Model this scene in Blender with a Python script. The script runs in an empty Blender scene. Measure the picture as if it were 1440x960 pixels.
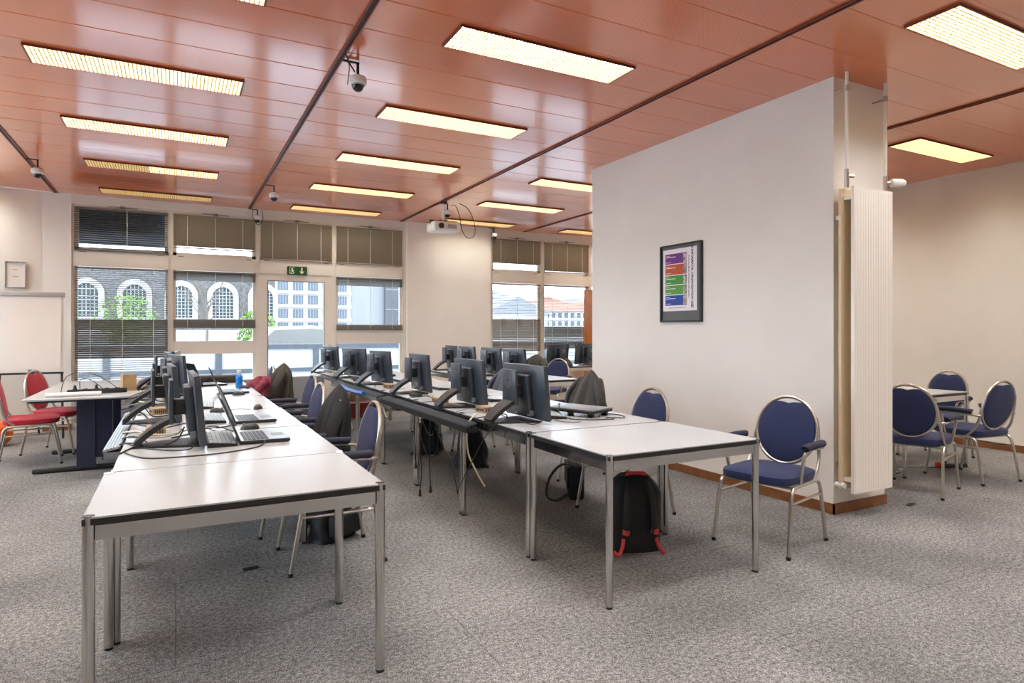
import bpy, bmesh, math, random
from mathutils import Vector, Matrix
R = math.radians
PI = math.pi
rnd = random.Random(7)
SC = bpy.context.scene
COL = SC.collection
H, CEIL, YW = 1.34, 3.2, 10.4

# ------------------------------------------------------------------ materials
def lin(c):
    return tuple(((v/255)/12.92 if v/255 <= .04045 else ((v/255+.055)/1.055)**2.4) for v in c) + (1,)

def mat(name, rgb, rough=.5, metal=0, spec=.5, noise=None, bump=None, coat=0, sheen=0):
    m = bpy.data.materials.new(name); m.use_nodes = True
    nt = m.node_tree; b = nt.nodes['Principled BSDF']
    b.inputs['Base Color'].default_value = lin(rgb)
    b.inputs['Roughness'].default_value = rough
    b.inputs['Metallic'].default_value = metal
    b.inputs['Specular IOR Level'].default_value = spec
    b.inputs['Coat Weight'].default_value = coat
    b.inputs['Sheen Weight'].default_value = sheen
    if noise:
        rgb2, scale = noise
        tc = nt.nodes.new('ShaderNodeTexCoord'); n = nt.nodes.new('ShaderNodeTexNoise')
        n.inputs['Scale'].default_value = scale; n.inputs['Detail'].default_value = 4
        nt.links.new(tc.outputs['Object'], n.inputs['Vector'])
        r = nt.nodes.new('ShaderNodeValToRGB')
        r.color_ramp.elements[0].position = .35; r.color_ramp.elements[1].position = .65
        r.color_ramp.elements[0].color = lin(rgb); r.color_ramp.elements[1].color = lin(rgb2)
        nt.links.new(n.outputs['Fac'], r.inputs['Fac']); nt.links.new(r.outputs['Color'], b.inputs['Base Color'])
    if bump:
        scale, strength = bump
        tc = nt.nodes.new('ShaderNodeTexCoord'); n = nt.nodes.new('ShaderNodeTexNoise')
        n.inputs['Scale'].default_value = scale; n.inputs['Detail'].default_value = 3
        nt.links.new(tc.outputs['Object'], n.inputs['Vector'])
        bp = nt.nodes.new('ShaderNodeBump'); bp.inputs['Strength'].default_value = strength; bp.inputs['Distance'].default_value = .005
        nt.links.new(n.outputs['Fac'], bp.inputs['Height']); nt.links.new(bp.outputs['Normal'], b.inputs['Normal'])
    return m

def emis(name, rgb, strength):
    m = bpy.data.materials.new(name); m.use_nodes = True
    nt = m.node_tree; nt.nodes.clear()
    e = nt.nodes.new('ShaderNodeEmission'); o = nt.nodes.new('ShaderNodeOutputMaterial')
    e.inputs['Color'].default_value = lin(rgb); e.inputs['Strength'].default_value = strength
    nt.links.new(e.outputs[0], o.inputs['Surface'])
    return m

def glass_mat():
    m = bpy.data.materials.new('window_glass'); m.use_nodes = True
    nt = m.node_tree; nt.nodes.clear()
    t = nt.nodes.new('ShaderNodeBsdfTransparent'); g = nt.nodes.new('ShaderNodeBsdfGlossy')
    t.inputs['Color'].default_value = (.94, .97, .98, 1); g.inputs['Roughness'].default_value = .02
    f = nt.nodes.new('ShaderNodeFresnel'); f.inputs['IOR'].default_value = 1.3
    x = nt.nodes.new('ShaderNodeMixShader'); o = nt.nodes.new('ShaderNodeOutputMaterial')
    nt.links.new(f.outputs[0], x.inputs[0]); nt.links.new(t.outputs[0], x.inputs[1]); nt.links.new(g.outputs[0], x.inputs[2])
    nt.links.new(x.outputs[0], o.inputs['Surface'])
    return m

def carpet_mat():
    m = bpy.data.materials.new('carpet'); m.use_nodes = True
    nt = m.node_tree; b = nt.nodes['Principled BSDF']; N = nt.nodes.new; L = nt.links.new
    tc = N('ShaderNodeTexCoord')
    def noise(s, d, stretch=None):
        n = N('ShaderNodeTexNoise'); n.inputs['Scale'].default_value = s; n.inputs['Detail'].default_value = d
        if stretch:
            mp = N('ShaderNodeMapping'); mp.inputs['Scale'].default_value = stretch; mp.inputs['Rotation'].default_value = (0, 0, .4)
            L(tc.outputs['Object'], mp.inputs['Vector']); L(mp.outputs['Vector'], n.inputs['Vector'])
        else:
            L(tc.outputs['Object'], n.inputs['Vector'])
        return n
    fine = noise(185, 3, (1.0, .8, 1)); mid = noise(48, 4); big = noise(1.1, 3)
    def ramp(n, c0, c1, p0, p1):
        r = N('ShaderNodeValToRGB'); e = r.color_ramp.elements
        e[0].position, e[1].position = p0, p1; e[0].color, e[1].color = lin(c0), lin(c1)
        L(n.outputs['Fac'], r.inputs['Fac']); return r
    a = ramp(fine, (82, 80, 79), (208, 205, 201), .32, .68)
    c = ramp(mid, (176, 176, 176), (255, 255, 255), .32, .68)
    d = ramp(big, (212, 212, 212), (255, 255, 255), .35, .65)
    def mul(x, y, f=1.0):
        k = N('ShaderNodeMix'); k.data_type = 'RGBA'; k.blend_type = 'MULTIPLY'; k.inputs['Factor'].default_value = f
        L(x, k.inputs['A']); L(y, k.inputs['B']); return k.outputs['Result']
    o = mul(mul(a.outputs['Color'], c.outputs['Color']), d.outputs['Color'])
    br = N('ShaderNodeTexBrick'); br.inputs['Color1'].default_value = br.inputs['Color2'].default_value = (1, 1, 1, 1)
    br.inputs['Mortar'].default_value = (.55, .55, .55, 1); br.inputs['Scale'].default_value = 1
    br.inputs['Mortar Size'].default_value = .004; br.inputs['Mortar Smooth'].default_value = .6
    br.inputs['Brick Width'].default_value = 2.3; br.inputs['Row Height'].default_value = .95
    L(tc.outputs['Object'], br.inputs['Vector'])
    o = mul(o, br.outputs['Color'], .8)
    L(o, b.inputs['Base Color']); b.inputs['Roughness'].default_value = .95; b.inputs['Specular IOR Level'].default_value = .1
    bp = N('ShaderNodeBump'); bp.inputs['Strength'].default_value = .5; bp.inputs['Distance'].default_value = .006
    L(fine.outputs['Fac'], bp.inputs['Height']); L(bp.outputs['Normal'], b.inputs['Normal'])
    return m

def ceiling_mat():
    m = bpy.data.materials.new('ceiling_metal'); m.use_nodes = True
    nt = m.node_tree; b = nt.nodes['Principled BSDF']; N = nt.nodes.new; L = nt.links.new
    tc = N('ShaderNodeTexCoord')
    sp = N('ShaderNodeSeparateXYZ'); L(tc.outputs['Object'], sp.inputs[0])
    def wave(out, period):
        k = N('ShaderNodeMath'); k.operation = 'MULTIPLY'; k.inputs[1].default_value = 2*PI/period; L(out, k.inputs[0])
        s = N('ShaderNodeMath'); s.operation = 'SINE'; L(k.outputs[0], s.inputs[0]); return s
    wx, wy = wave(sp.outputs['X'], .014), wave(sp.outputs['Y'], .014)
    pr = N('ShaderNodeMath'); pr.operation = 'MULTIPLY'; L(wx.outputs[0], pr.inputs[0]); L(wy.outputs[0], pr.inputs[1])
    r = N('ShaderNodeValToRGB'); e = r.color_ramp.elements
    mr = N('ShaderNodeMapRange'); mr.inputs['From Min'].default_value = -1; L(pr.outputs[0], mr.inputs['Value'])
    L(mr.outputs['Result'], r.inputs['Fac'])
    e[0].position, e[1].position = .2, .45
    e[0].color, e[1].color = lin((200, 94, 40)), lin((234, 119, 52))
    ns = N('ShaderNodeTexNoise'); ns.inputs['Scale'].default_value = .9; ns.inputs['Detail'].default_value = 2; L(tc.outputs['Object'], ns.inputs['Vector'])
    r2 = N('ShaderNodeValToRGB'); r2.color_ramp.elements[0].position, r2.color_ramp.elements[1].position = .35, .65
    r2.color_ramp.elements[0].color = (.86, .84, .82, 1); r2.color_ramp.elements[1].color = (1, 1, 1, 1)
    L(ns.outputs['Fac'], r2.inputs['Fac'])
    k = N('ShaderNodeMix'); k.data_type = 'RGBA'; k.blend_type = 'MULTIPLY'; k.inputs['Factor'].default_value = 1
    L(r.outputs['Color'], k.inputs['A']); L(r2.outputs['Color'], k.inputs['B'])
    L(k.outputs['Result'], b.inputs['Base Color'])
    b.inputs['Roughness'].default_value = .28; b.inputs['Coat Weight'].default_value = 1; b.inputs['Coat Roughness'].default_value = .13; b.inputs['Coat IOR'].default_value = 1.6
    n2 = N('ShaderNodeTexNoise'); n2.inputs['Scale'].default_value = 2.2; n2.inputs['Detail'].default_value = 1; L(tc.outputs['Object'], n2.inputs['Vector'])
    bp = N('ShaderNodeBump'); bp.inputs['Strength'].default_value = .25; bp.inputs['Distance'].default_value = .01
    L(n2.outputs['Fac'], bp.inputs['Height']); L(bp.outputs['Normal'], b.inputs['Normal'])
    return m

def stone_mat():
    m = bpy.data.materials.new('rubble_stone'); m.use_nodes = True
    nt = m.node_tree; b = nt.nodes['Principled BSDF']; N = nt.nodes.new; L = nt.links.new
    tc = N('ShaderNodeTexCoord'); mp = N('ShaderNodeMapping'); mp.inputs['Scale'].default_value = (3, 3, 6)
    L(tc.outputs['Object'], mp.inputs['Vector'])
    v = N('ShaderNodeTexVoronoi'); L(mp.outputs['Vector'], v.inputs['Vector'])
    r = N('ShaderNodeValToRGB'); e = r.color_ramp.elements
    e[0].color, e[1].color = lin((62, 61, 61)), lin((104, 102, 101))
    s = N('ShaderNodeSeparateColor'); L(v.outputs['Color'], s.inputs[0]); L(s.outputs[0], r.inputs['Fac'])
    L(r.outputs['Color'], b.inputs['Base Color']); b.inputs['Roughness'].default_value = .9
    return m

M = dict(
    carpet=carpet_mat(), ceiling=ceiling_mat(), glass=glass_mat(), stone=stone_mat(),
    wall=mat('wall_paint', (238, 234, 227), .7, spec=.25, noise=((233, 229, 222), 1.5), bump=(160, .06)),
    frame=mat('window_frame_paint', (226, 220, 210), .4),
    wood=mat('brown_wood', (140, 90, 52), .45, noise=((118, 74, 42), 9)),
    orange_wood=mat('orange_wood', (196, 116, 34), .4, noise=((180, 100, 26), 6)),
    track=mat('track_metal', (120, 52, 32), .45),
    track_dark=mat('track_groove', (60, 26, 16), .6),
    top=mat('white_laminate', (182, 183, 184), .25, spec=.5, noise=((178, 179, 180), 3)),
    edge=mat('black_edge', (34, 33, 32), .4),
    chrome=mat('chrome', (205, 203, 200), .12, 1),
    satin=mat('satin_metal', (196, 191, 180), .33, 1),
    blue=mat('navy_fabric', (28, 38, 76), .85, noise=((35, 47, 90), 240), bump=(500, .25), sheen=.1),
    red=mat('red_fabric', (168, 18, 40), .85, noise=((186, 26, 50), 240), bump=(500, .25), sheen=.2),
    armpad=mat('arm_pad_cloth', (36, 42, 62), .7, bump=(400, .2)),
    rubber=mat('black_rubber', (24, 24, 25), .6),
    black=mat('dark_grey_plastic', (50, 57, 66), .34, spec=.6),
    blackmatt=mat('matt_black_plastic', (30, 31, 33), .5),
    screen=mat('dark_screen', (14, 15, 18), .12, spec=.6),
    grey=mat('grey_plastic', (120, 124, 128), .35),
    key=mat('grey_keys', (176, 186, 192), .4),
    keydark=mat('black_keys', (52, 55, 60), .4),
    silver=mat('silver_plastic', (176, 184, 190), .28, .6),
    trayd=mat('dark_tray_metal', (84, 86, 92), .35, .4),
    white=mat('white_plastic', (236, 234, 230), .35),
    radiator=mat('radiator_enamel', (240, 234, 224), .3),
    cream=mat('cream_enamel', (222, 202, 166), .4),
    tan=mat('tan_box', (172, 142, 108), .6, noise=((150, 122, 92), 30)),
    carton=mat('cardboard', (178, 146, 104), .75, noise=((164, 132, 92), 14)),
    redbox=mat('red_card', (142, 44, 32), .6),
    coat=mat('dark_coat_cloth', (52, 50, 48), .85, noise=((62, 60, 57), 40), bump=(30, .3), sheen=.2),
    coatblack=mat('black_coat_cloth', (26, 26, 29), .85, noise=((34, 34, 37), 40), bump=(30, .3)),
    coatolive=mat('olive_coat_cloth', (52, 50, 42), .85, noise=((66, 62, 52), 30), bump=(30, .3)),
    coatgrey=mat('grey_coat_cloth', (72, 76, 86), .85, noise=((82, 86, 96), 40), bump=(30, .3)),
    coatred=mat('red_coat_cloth', (124, 44, 62), .85, noise=((150, 66, 84), 24), bump=(30, .3)),
    bag=mat('black_nylon', (20, 20, 22), .6, noise=((28, 28, 30), 60), bump=(220, .2)),
    bagred=mat('red_nylon', (208, 64, 66), .6),
    darkblue=mat('dark_desk_metal', (40, 50, 70), .45),
    navycol=mat('navy_desk_cover', (24, 34, 68), .45),
    bottle=mat('blue_bottle', (24, 128, 226), .1, spec=.6),
    clear=mat('clear_cap', (206, 206, 214), .15),
    ball=mat('orange_ball', (226, 104, 28), .5, bump=(60, .1)),
    paper=mat('paper', (240, 234, 226), .8),
    flipframe=mat('grey_rail', (178, 176, 172), .4),
    posterframe=mat('poster_frame', (44, 46, 50), .35),
    posterglass=mat('poster_mat', (96, 98, 98), .5),
    ppurple=mat('poster_purple', (112, 46, 140), .5), porange=mat('poster_orange', (196, 84, 44), .5),
    pgreen=mat('poster_green', (70, 148, 62), .5), pgreen2=mat('poster_leaf_green', (88, 160, 60), .5),
    pblue=mat('poster_blue', (36, 74, 164), .5), pphoto=mat('poster_photo', (120, 110, 116), .5, noise=((214, 200, 190), 25)),
    pwhite=mat('poster_white', (238, 234, 238), .5), ink=mat('ink', (40, 40, 42), .6),
    green=mat('exit_green', (22, 84, 40), .4), pict=mat('pictogram_cream', (240, 240, 214), .5),
    blind=mat('blind_slat', (142, 128, 108), .4),
    blindd=mat('blind_slat_grey', (116, 112, 104), .4),
    cordm=mat('blind_cord', (232, 226, 214), .7),
    shade=mat('outer_shade_cloth', (52, 72, 92), .7),
    cable=mat('black_cable', (34, 32, 30), .5), cablew=mat('cream_cable', (206, 198, 172), .5), cableg=mat('grey_cable', (110, 106, 100), .5),
    cableblue=mat('blue_cable', (40, 90, 170), .5),
    lampwarm=emis('lamp_warm', (255, 249, 238), 21.0), lampcool=emis('lamp_cool', (248, 249, 250), 23.0), lampmid=emis('lamp_mid', (255, 247, 232), 11), lampdim=emis('lamp_dim', (255, 240, 214), 6),
    louver=mat('louver', (128, 114, 78), .5, spec=.2),
    asphalt=mat('pale_paving', (206, 207, 210), .9, noise=((190, 192, 196), 1)),
    conc=mat('pale_concrete', (168, 170, 172), .8, noise=((156, 159, 162), 2)),
    rail=mat('grey_rail_metal', (72, 78, 86), .5),
    apt=mat('apartment_render', (150, 150, 148), .8), aptwin=mat('apartment_window', (74, 82, 92), .4, spec=.2),
    archtrim=mat('white_stone_trim', (160, 160, 158), .8), archpane=mat('dark_pane', (40, 52, 56), .4, spec=.2),
    greyb=mat('grey_facade', (108, 110, 114), .8), greydark=mat('dark_grey_facade', (62, 66, 70), .8),
    roofred=mat('red_tiles', (150, 96, 82), .8), roofgrey=mat('grey_tiles', (108, 110, 118), .8),
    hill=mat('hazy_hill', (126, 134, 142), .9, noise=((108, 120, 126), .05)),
    carpaint=mat('white_car_paint', (160, 164, 170), .25), carglass=mat('car_window', (104, 104, 102), .2), tyre=mat('tyre', (30, 30, 31), .8),
    leaf=mat('leaf', (92, 122, 44), .6), bark=mat('bark', (92, 84, 78), .9),
    ledred=mat('red_switch', (214, 60, 40), .4),
)

# ------------------------------------------------------------------ mesh builder
class MB:
    def __init__(s): s.v = []; s.f = []; s.sm = []
    def add(s, vs, fs, smooth=False):
        o = len(s.v); s.v += [tuple(v) for v in vs]
        for f in fs: s.f.append(tuple(i+o for i in f)); s.sm.append(smooth)
        return s
    def box(s, x0, x1, y0, y1, z0, z1, m=None):
        vs = [(x, y, z) for x in (x0, x1) for y in (y0, y1) for z in (z0, z1)]
        if m: vs = [m @ Vector(v) for v in vs]
        return s.add(vs, [(0, 1, 3, 2), (4, 6, 7, 5), (0, 4, 5, 1), (2, 3, 7, 6), (0, 2, 6, 4), (1, 5, 7, 3)])
    def rbox(s, x0, x1, y0, y1, z0, z1, r=.01, seg=2, m=None):
        bm = bmesh.new(); bmesh.ops.create_cube(bm, size=1)
        for v in bm.verts: v.co = Vector(((x0+x1)/2+v.co.x*(x1-x0), (y0+y1)/2+v.co.y*(y1-y0), (z0+z1)/2+v.co.z*(z1-z0)))
        bmesh.ops.bevel(bm, geom=list(bm.edges), offset=r, segments=seg, profile=.5, affect='EDGES')
        if m: bmesh.ops.transform(bm, matrix=m, verts=bm.verts)
        bm.verts.index_update()
        s.add([v.co.copy() for v in bm.verts], [[v.index for v in f.verts] for f in bm.faces], True); bm.free(); return s
    def tube(s, pts, r, n=8, closed=False, flat=1.0, cap=True):
        pts = [Vector(p) for p in pts]; k = len(pts); rs = r if isinstance(r, (list, tuple)) else [r]*k
        vs, fs = [], []; nrm = None
        for i, p in enumerate(pts):
            if closed: t = pts[(i+1) % k]-pts[i-1]
            else: t = pts[min(i+1, k-1)]-pts[max(i-1, 0)]
            t.normalize()
            if nrm is None: nrm = t.orthogonal().normalized() if abs(t.z) > .9 else t.cross(Vector((0, 0, 1))).normalized()
            nrm = (nrm-t*nrm.dot(t)).normalized(); b = t.cross(nrm)
            for j in range(n):
                a = 2*PI*j/n; vs.append(p+(nrm*math.cos(a)+b*math.sin(a)*flat)*rs[i])
        for i in range(k if closed else k-1):
            q = (i+1) % k
            for j in range(n): fs.append((i*n+j, i*n+(j+1) % n, q*n+(j+1) % n, q*n+j))
        if not closed and cap: fs += [tuple(range(n))[::-1], tuple((k-1)*n+j for j in range(n))]
        return s.add(vs, fs, True)
    def cyl(s, x, y, z0, z1, r, n=16, r2=None):
        r2 = r if r2 is None else r2
        vs = [(x+math.cos(2*PI*j/n)*q, y+math.sin(2*PI*j/n)*q, z) for z, q in ((z0, r), (z1, r2)) for j in range(n)]
        o = len(s.v); s.add(vs, [(j, (j+1) % n, n+(j+1) % n, n+j) for j in range(n)], True)
        s.f += [tuple(o+j for j in range(n))[::-1], tuple(o+n+j for j in range(n))]; s.sm += [False, False]; return s
    def lathe(s, prof, n=20, c=(0, 0, 0), m=None):
        vs = [Vector((c[0]+r*math.cos(2*PI*j/n), c[1]+r*math.sin(2*PI*j/n), c[2]+z)) for r, z in prof for j in range(n)]
        if m: vs = [m @ v for v in vs]
        fs = [(i*n+j, i*n+(j+1) % n, (i+1)*n+(j+1) % n, (i+1)*n+j) for i in range(len(prof)-1) for j in range(n)]
        return s.add(vs, fs, True)
    def prism(s, poly, axis, a, b):
        def P(u, w, t): return {'x': (t, u, w), 'y': (u, t, w), 'z': (u, w, t)}[axis]
        k = len(poly); vs = [P(u, w, a) for u, w in poly]+[P(u, w, b) for u, w in poly]
        return s.add(vs, [tuple(range(k))[::-1], tuple(range(k, 2*k))]+[(i, (i+1) % k, k+(i+1) % k, k+i) for i in range(k)])
    def grid(s, fn, nu, nv, closeu=False, smooth=True):
        vs = [fn(i/nu, j/nv) for j in range(nv+1) for i in range(nu if closeu else nu+1)]
        w = nu if closeu else nu+1
        fs = [(j*w+i, j*w+(i+1) % w, (j+1)*w+(i+1) % w, (j+1)*w+i) for j in range(nv) for i in range(nu)]
        return s.add(vs, fs, smooth)
    def pad(s, outline, thick, bulge, place, rings=6):
        """cushion: outline list of 2-D points round 0,0; place(u,w,t) -> 3-D"""
        n = len(outline)
        for sgn in (1, -1):
            vs = []
            for k in range(rings+1):
                q = math.cos(PI/2*k/rings)
                t = thick/2+bulge*math.sin(PI/2*k/rings) if k else 0
                if k == 0: q = 1.0
                elif k == 1: q = .985; t = thick*.42
                vs += [place(u*q, w*q, sgn*t) for u, w in outline]
            fs = []
            for k in range(rings):
                for j in range(n):
                    f = (k*n+j, k*n+(j+1) % n, (k+1)*n+(j+1) % n, (k+1)*n+j)
                    fs.append(f if sgn > 0 else f[::-1])
            s.add(vs, fs, True)
        return s
    def build(s, name, m, parent=None, auto=None):
        me = bpy.data.meshes.new(name); me.from_pydata(s.v, [], s.f); me.update()
        bm = bmesh.new(); bm.from_mesh(me); bmesh.ops.remove_doubles(bm, verts=bm.verts, dist=1e-6)
        bmesh.ops.recalc_face_normals(bm, faces=bm.faces); bm.to_mesh(me); bm.free()
        if len(me.polygons) == len(s.sm): me.polygons.foreach_set('use_smooth', s.sm)
        else:
            anys = any(s.sm); me.polygons.foreach_set('use_smooth', [anys]*len(me.polygons))
        if any(s.sm): me.set_sharp_from_angle(angle=R(40))
        me.materials.append(m)
        o = bpy.data.objects.new(name, me); COL.objects.link(o)
        if parent: o.parent = parent
        return o

def smooth(pts, n=6, closed=False):
    P = [Vector(p) for p in pts]; out = []; k = len(P)
    for i in range(k if closed else k-1):
        if closed: a, b, c, d = P[i-1], P[i], P[(i+1) % k], P[(i+2) % k]
        else: a, b, c, d = P[max(i-1, 0)], P[i], P[i+1], P[min(i+2, k-1)]
        for j in range(n):
            t = j/n
            out.append(.5*((2*b)+(c-a)*t+(2*a-5*b+4*c-d)*t*t+(3*b-a-3*c+d)*t**3))
    if not closed: out.append(P[-1])
    return out

def tag(o, label=None, cat=None, group=None, kind=None):
    if label: o['label'] = label
    if cat: o['category'] = cat
    if group: o['group'] = group
    if kind: o['kind'] = kind
    return o
def thing(name, label, cat, loc=(0, 0, 0), rz=0, group=None):
    o = bpy.data.objects.new(name, None); COL.objects.link(o); o.empty_display_size = .1
    o.location = loc; o.rotation_euler = (0, 0, rz)
    return tag(o, label, cat, group)
def struct(name, mb, m, parent=None):
    o = mb.build(name, m, parent)
    if parent is None: o['kind'] = 'structure'
    return o
def copy_tree(src, loc, rz, label, group=None, cat=None):
    kids = {}
    for o in COL.objects:
        if o.parent: kids.setdefault(o.parent, []).append(o)
    def rec(o, par):
        c = o.copy(); COL.objects.link(c)
        if par: c.parent = par
        for k in kids.get(o, []): rec(k, c)
        return c
    r = rec(src, None); r.location = loc; r.rotation_euler = (0, 0, rz); r['label'] = label
    if group: r['group'] = group
    return r
class Proto:
    """first placing moves the source itself, later ones copy it"""
    def __init__(s, src): s.src, s.used = src, False
    def put(s, loc, rz, label, group=None):
        if not s.used:
            s.used = True; o = s.src; o.location = loc; o.rotation_euler = (0, 0, rz); o['label'] = label
            if group: o['group'] = group
            return o
        return copy_tree(s.src, loc, rz, label, group)
def textmesh(name, body, size, m, parent, mtx, depth=.0004, bold=0.0):
    cu = bpy.data.curves.new(name, 'FONT'); cu.body = body; cu.size = size; cu.extrude = depth
    cu.offset = bold; cu.align_x = 'CENTER'; cu.align_y = 'CENTER'
    t = bpy.data.objects.new(name+'_tmp', cu); COL.objects.link(t)
    bpy.context.view_layer.update()
    me = bpy.data.meshes.new_from_object(t.evaluated_get(bpy.context.evaluated_depsgraph_get()))
    bpy.data.objects.remove(t); bpy.data.curves.remove(cu)
    me.name = name; me.transform(mtx); me.materials.clear(); me.materials.append(m)
    o = bpy.data.objects.new(name, me); COL.objects.link(o); o.parent = parent
    return o

# ------------------------------------------------------------------ room shell
XL, XR, YB = -4.0, 8.2, -3.4
struct('floor', MB().box(XL-.1, XR+.1, YB-.1, YW+.15, -.1, 0), M['carpet'])

bays = [(-4.0, -3.84), (-3.82, -1.44), (-1.40, .97), (1.01, 3.36), (3.40, 5.755), (5.795, 8.2)]
cm = MB(); y = 3.09-.3875*17; PW = .3875
strips = []
while y < YW:
    y1 = min(y+PW, YW)
    strips.append((y, y1)); y += PW
for bx0, bx1 in bays:
    for (a, b) in strips:
        d = [rnd.uniform(-.0009, .0009) for _ in range(4)]
        e = .007
        A = [(bx0, a+e, CEIL+d[0]), (bx1, a+e, CEIL+d[1]), (bx1, b-e, CEIL+d[2]), (bx0, b-e, CEIL+d[3])]
        B = [(bx0, a, CEIL+.003), (bx1, a, CEIL+.003), (bx1, b, CEIL+.003), (bx0, b, CEIL+.003)]
        cm.add(A+B, [(0, 1, 2, 3), (0, 4, 5, 1), (2, 6, 7, 3)])
cm.box(XL-.1, XR+.1, YB-.1, YW+.15, CEIL+.012, CEIL+.1)
struct('ceiling', cm, M['ceiling'])
for i, x in enumerate((-3.83, -1.42, .99, 3.38, 5.775)):
    t = struct('trim_%d' % (i+1), MB().box(x-.022, x-.012, YB, YW, 3.188, 3.206).box(x+.012, x+.022, YB, YW, 3.188, 3.206), M['track'])
    MB().box(x-.012, x+.012, YB, YW, 3.194, 3.208).build('groove', M['track_dark'], t)

# walls
wl = MB(); wl.box(-1.57, -1.25, YW, YW+.2, 0, CEIL)
wl.add([(-4.1, 9.95, 0), (-1.57, YW, 0), (-1.57, YW, CEIL), (-4.1, 9.95, CEIL)], [(0, 1, 2, 3)])
struct('wall_window_left', wl, M['wall'])
struct('wall_window_pier', MB().box(3.47, 5.04, YW-.07, YW+.25, 0, CEIL), M['wall'])
wlm = MB().box(XL-.12, XL, YB, 10.2, 0, .85).box(XL-.12, XL, YB, 10.2, 3.0, CEIL)
for a, b in ((YB, 1.4), (4.0, 4.3), (6.9, 7.2), (9.6, 10.2)): wlm.box(XL-.12, XL, a, b, .85, 3.0)
struct('wall_left', wlm, M['wall'])
for k, (a, b) in enumerate(((1.4, 4.0), (4.3, 6.9), (7.2, 9.6))):
    fm = MB().box(XL-.09, XL-.03, a, a+.06, .85, 3.0).box(XL-.09, XL-.03, b-.06, b, .85, 3.0).box(XL-.09, XL-.03, a, b, .85, .91).box(XL-.09, XL-.03, a, b, 2.94, 3.0).box(XL-.09, XL-.03, (a+b)/2-.04, (a+b)/2+.04, .91, 2.94).box(XL-.09, XL-.03, a, b, 2.3, 2.38)
    o_ = struct('window_%d' % (k+8), fm, M['frame'])
    MB().box(XL-.063, XL-.057, a+.06, b-.06, .91, 2.94).build('pane', M['glass'], o_)
struct('wall_rear', MB().box(XL-.1, XR+.1, YB-.1, YB, 0, CEIL), M['wall'])
struct('wall_right', MB().box(XR, XR+.1, YB, YW+.2, 0, CEIL), M['wall'])
BX0, BX1, BY0, BY1 = 4.25, 4.86, 2.99, 6.03
struct('wall_block', MB().box(BX0, BX1, BY0, BY1, 0, CEIL), M['wall'])
struct('baseboard_block', MB().box(BX0-.012, BX0, BY0-.012, BY1+.012, 0, .075).box(BX0-.012, BX1+.012, BY0-.012, BY0, 0, .075).box(BX1, BX1+.012, BY0, BY1, 0, .075), M['wood'])
struct('baseboard_right', MB().box(XR-.014, XR, YB, YW, 0, .08), M['wood'])
struct('baseboard_pier', MB().box(3.47, 5.04, YW-.084, YW-.07, 0, .08), M['wood'])
struct('baseboard_left', MB().box(-1.57, -1.25, YW-.014, YW, 0, .08), M['wood'])
# ceiling band above the windows
struct('trim_6', MB().box(-1.25, 3.47, YW-.01, YW+.12, 3.07, CEIL).box(5.04, XR, YW-.01, YW+.12, 3.07, CEIL), M['frame'])

# windows: (name, x0, x1) pane columns; each with an upper and a lower light
F0, F1 = YW, YW+.09
def opener(parent, x):
    m = MB(); m.tube([(x-.18, F0-.02, 3.062), (x+.18, F0-.02, 3.056)], .006, 6); m.box(x-.03, x+.03, F0-.035, F0, 3.04, 3.075)
    m.build('opener', M['grey'], parent)
def window(idx, x0, x1, zlow=.62, lower=True, rail=None):
    fr = MB()
    w = .028
    fr.box(x0-w, x0, F0, F1, 0 if lower else 2.22, 3.07).box(x1, x1+w, F0, F1, 0 if lower else 2.22, 3.07)
    fr.box(x0, x1, F0, F1, 3.035, 3.07).box(x0, x1, F0-.012, F1, 2.225, 2.43)
    # casement inner frames
    c = .05
    fr.box(x0, x1, F0+.03, F1-.01, 2.43, 2.43+c).box(x0, x0+c, F0+.03, F1-.01, 2.43, 3.04).box(x1-c, x1, F0+.03, F1-.01, 2.43, 3.04)
    if lower:
        fr.box(x0, x0+.04, F0+.03, F1-.01, zlow, 2.225).box(x1-.04, x1, F0+.03, F1-.01, zlow, 2.225)
        fr.box(x0, x1, F0, F1, 0, zlow)
        if rail:
            fr.box(x0, x1, F0+.01, F1, rail[0], rail[1])
    o = struct('window_%d' % idx, fr, M['frame'])
    MB().box(x0, x1, F0+.05, F0+.056, 2.43, 3.04).build('upper_pane', M['glass'], o)
    if lower: MB().box(x0, x1, F0+.05, F0+.056, zlow, 2.225).build('lower_pane', M['glass'], o)
    opener(o, (x0+x1)/2)
    h = MB().box(x0+.06, x0+.14, F0-.016, F0, 2.415, 2.424).box(x1-.14, x1-.06, F0-.016, F0, 2.415, 2.424)
    h.build('hinge', M['grey'], o)
    return o
wA = window(1, -1.222, -.09)
wB = window(2, -.036, 1.085, rail=(1.0, 1.19))
wC = window(3, 1.141, 2.232, lower=False)
wD = window(4, 2.288, 3.41, rail=(1.13, 1.36))
wE = window(5, 5.094, 6.134)
wF = window(6, 6.196, 7.24)
wG = window(7, 7.30, 8.16)
struct('trim_7', MB().box(3.438, 3.47, F0-.02, F1, 0, 3.07).box(-1.25, -1.222-.028, F0-.02, F1, 0, 3.07), M['frame'])
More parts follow.
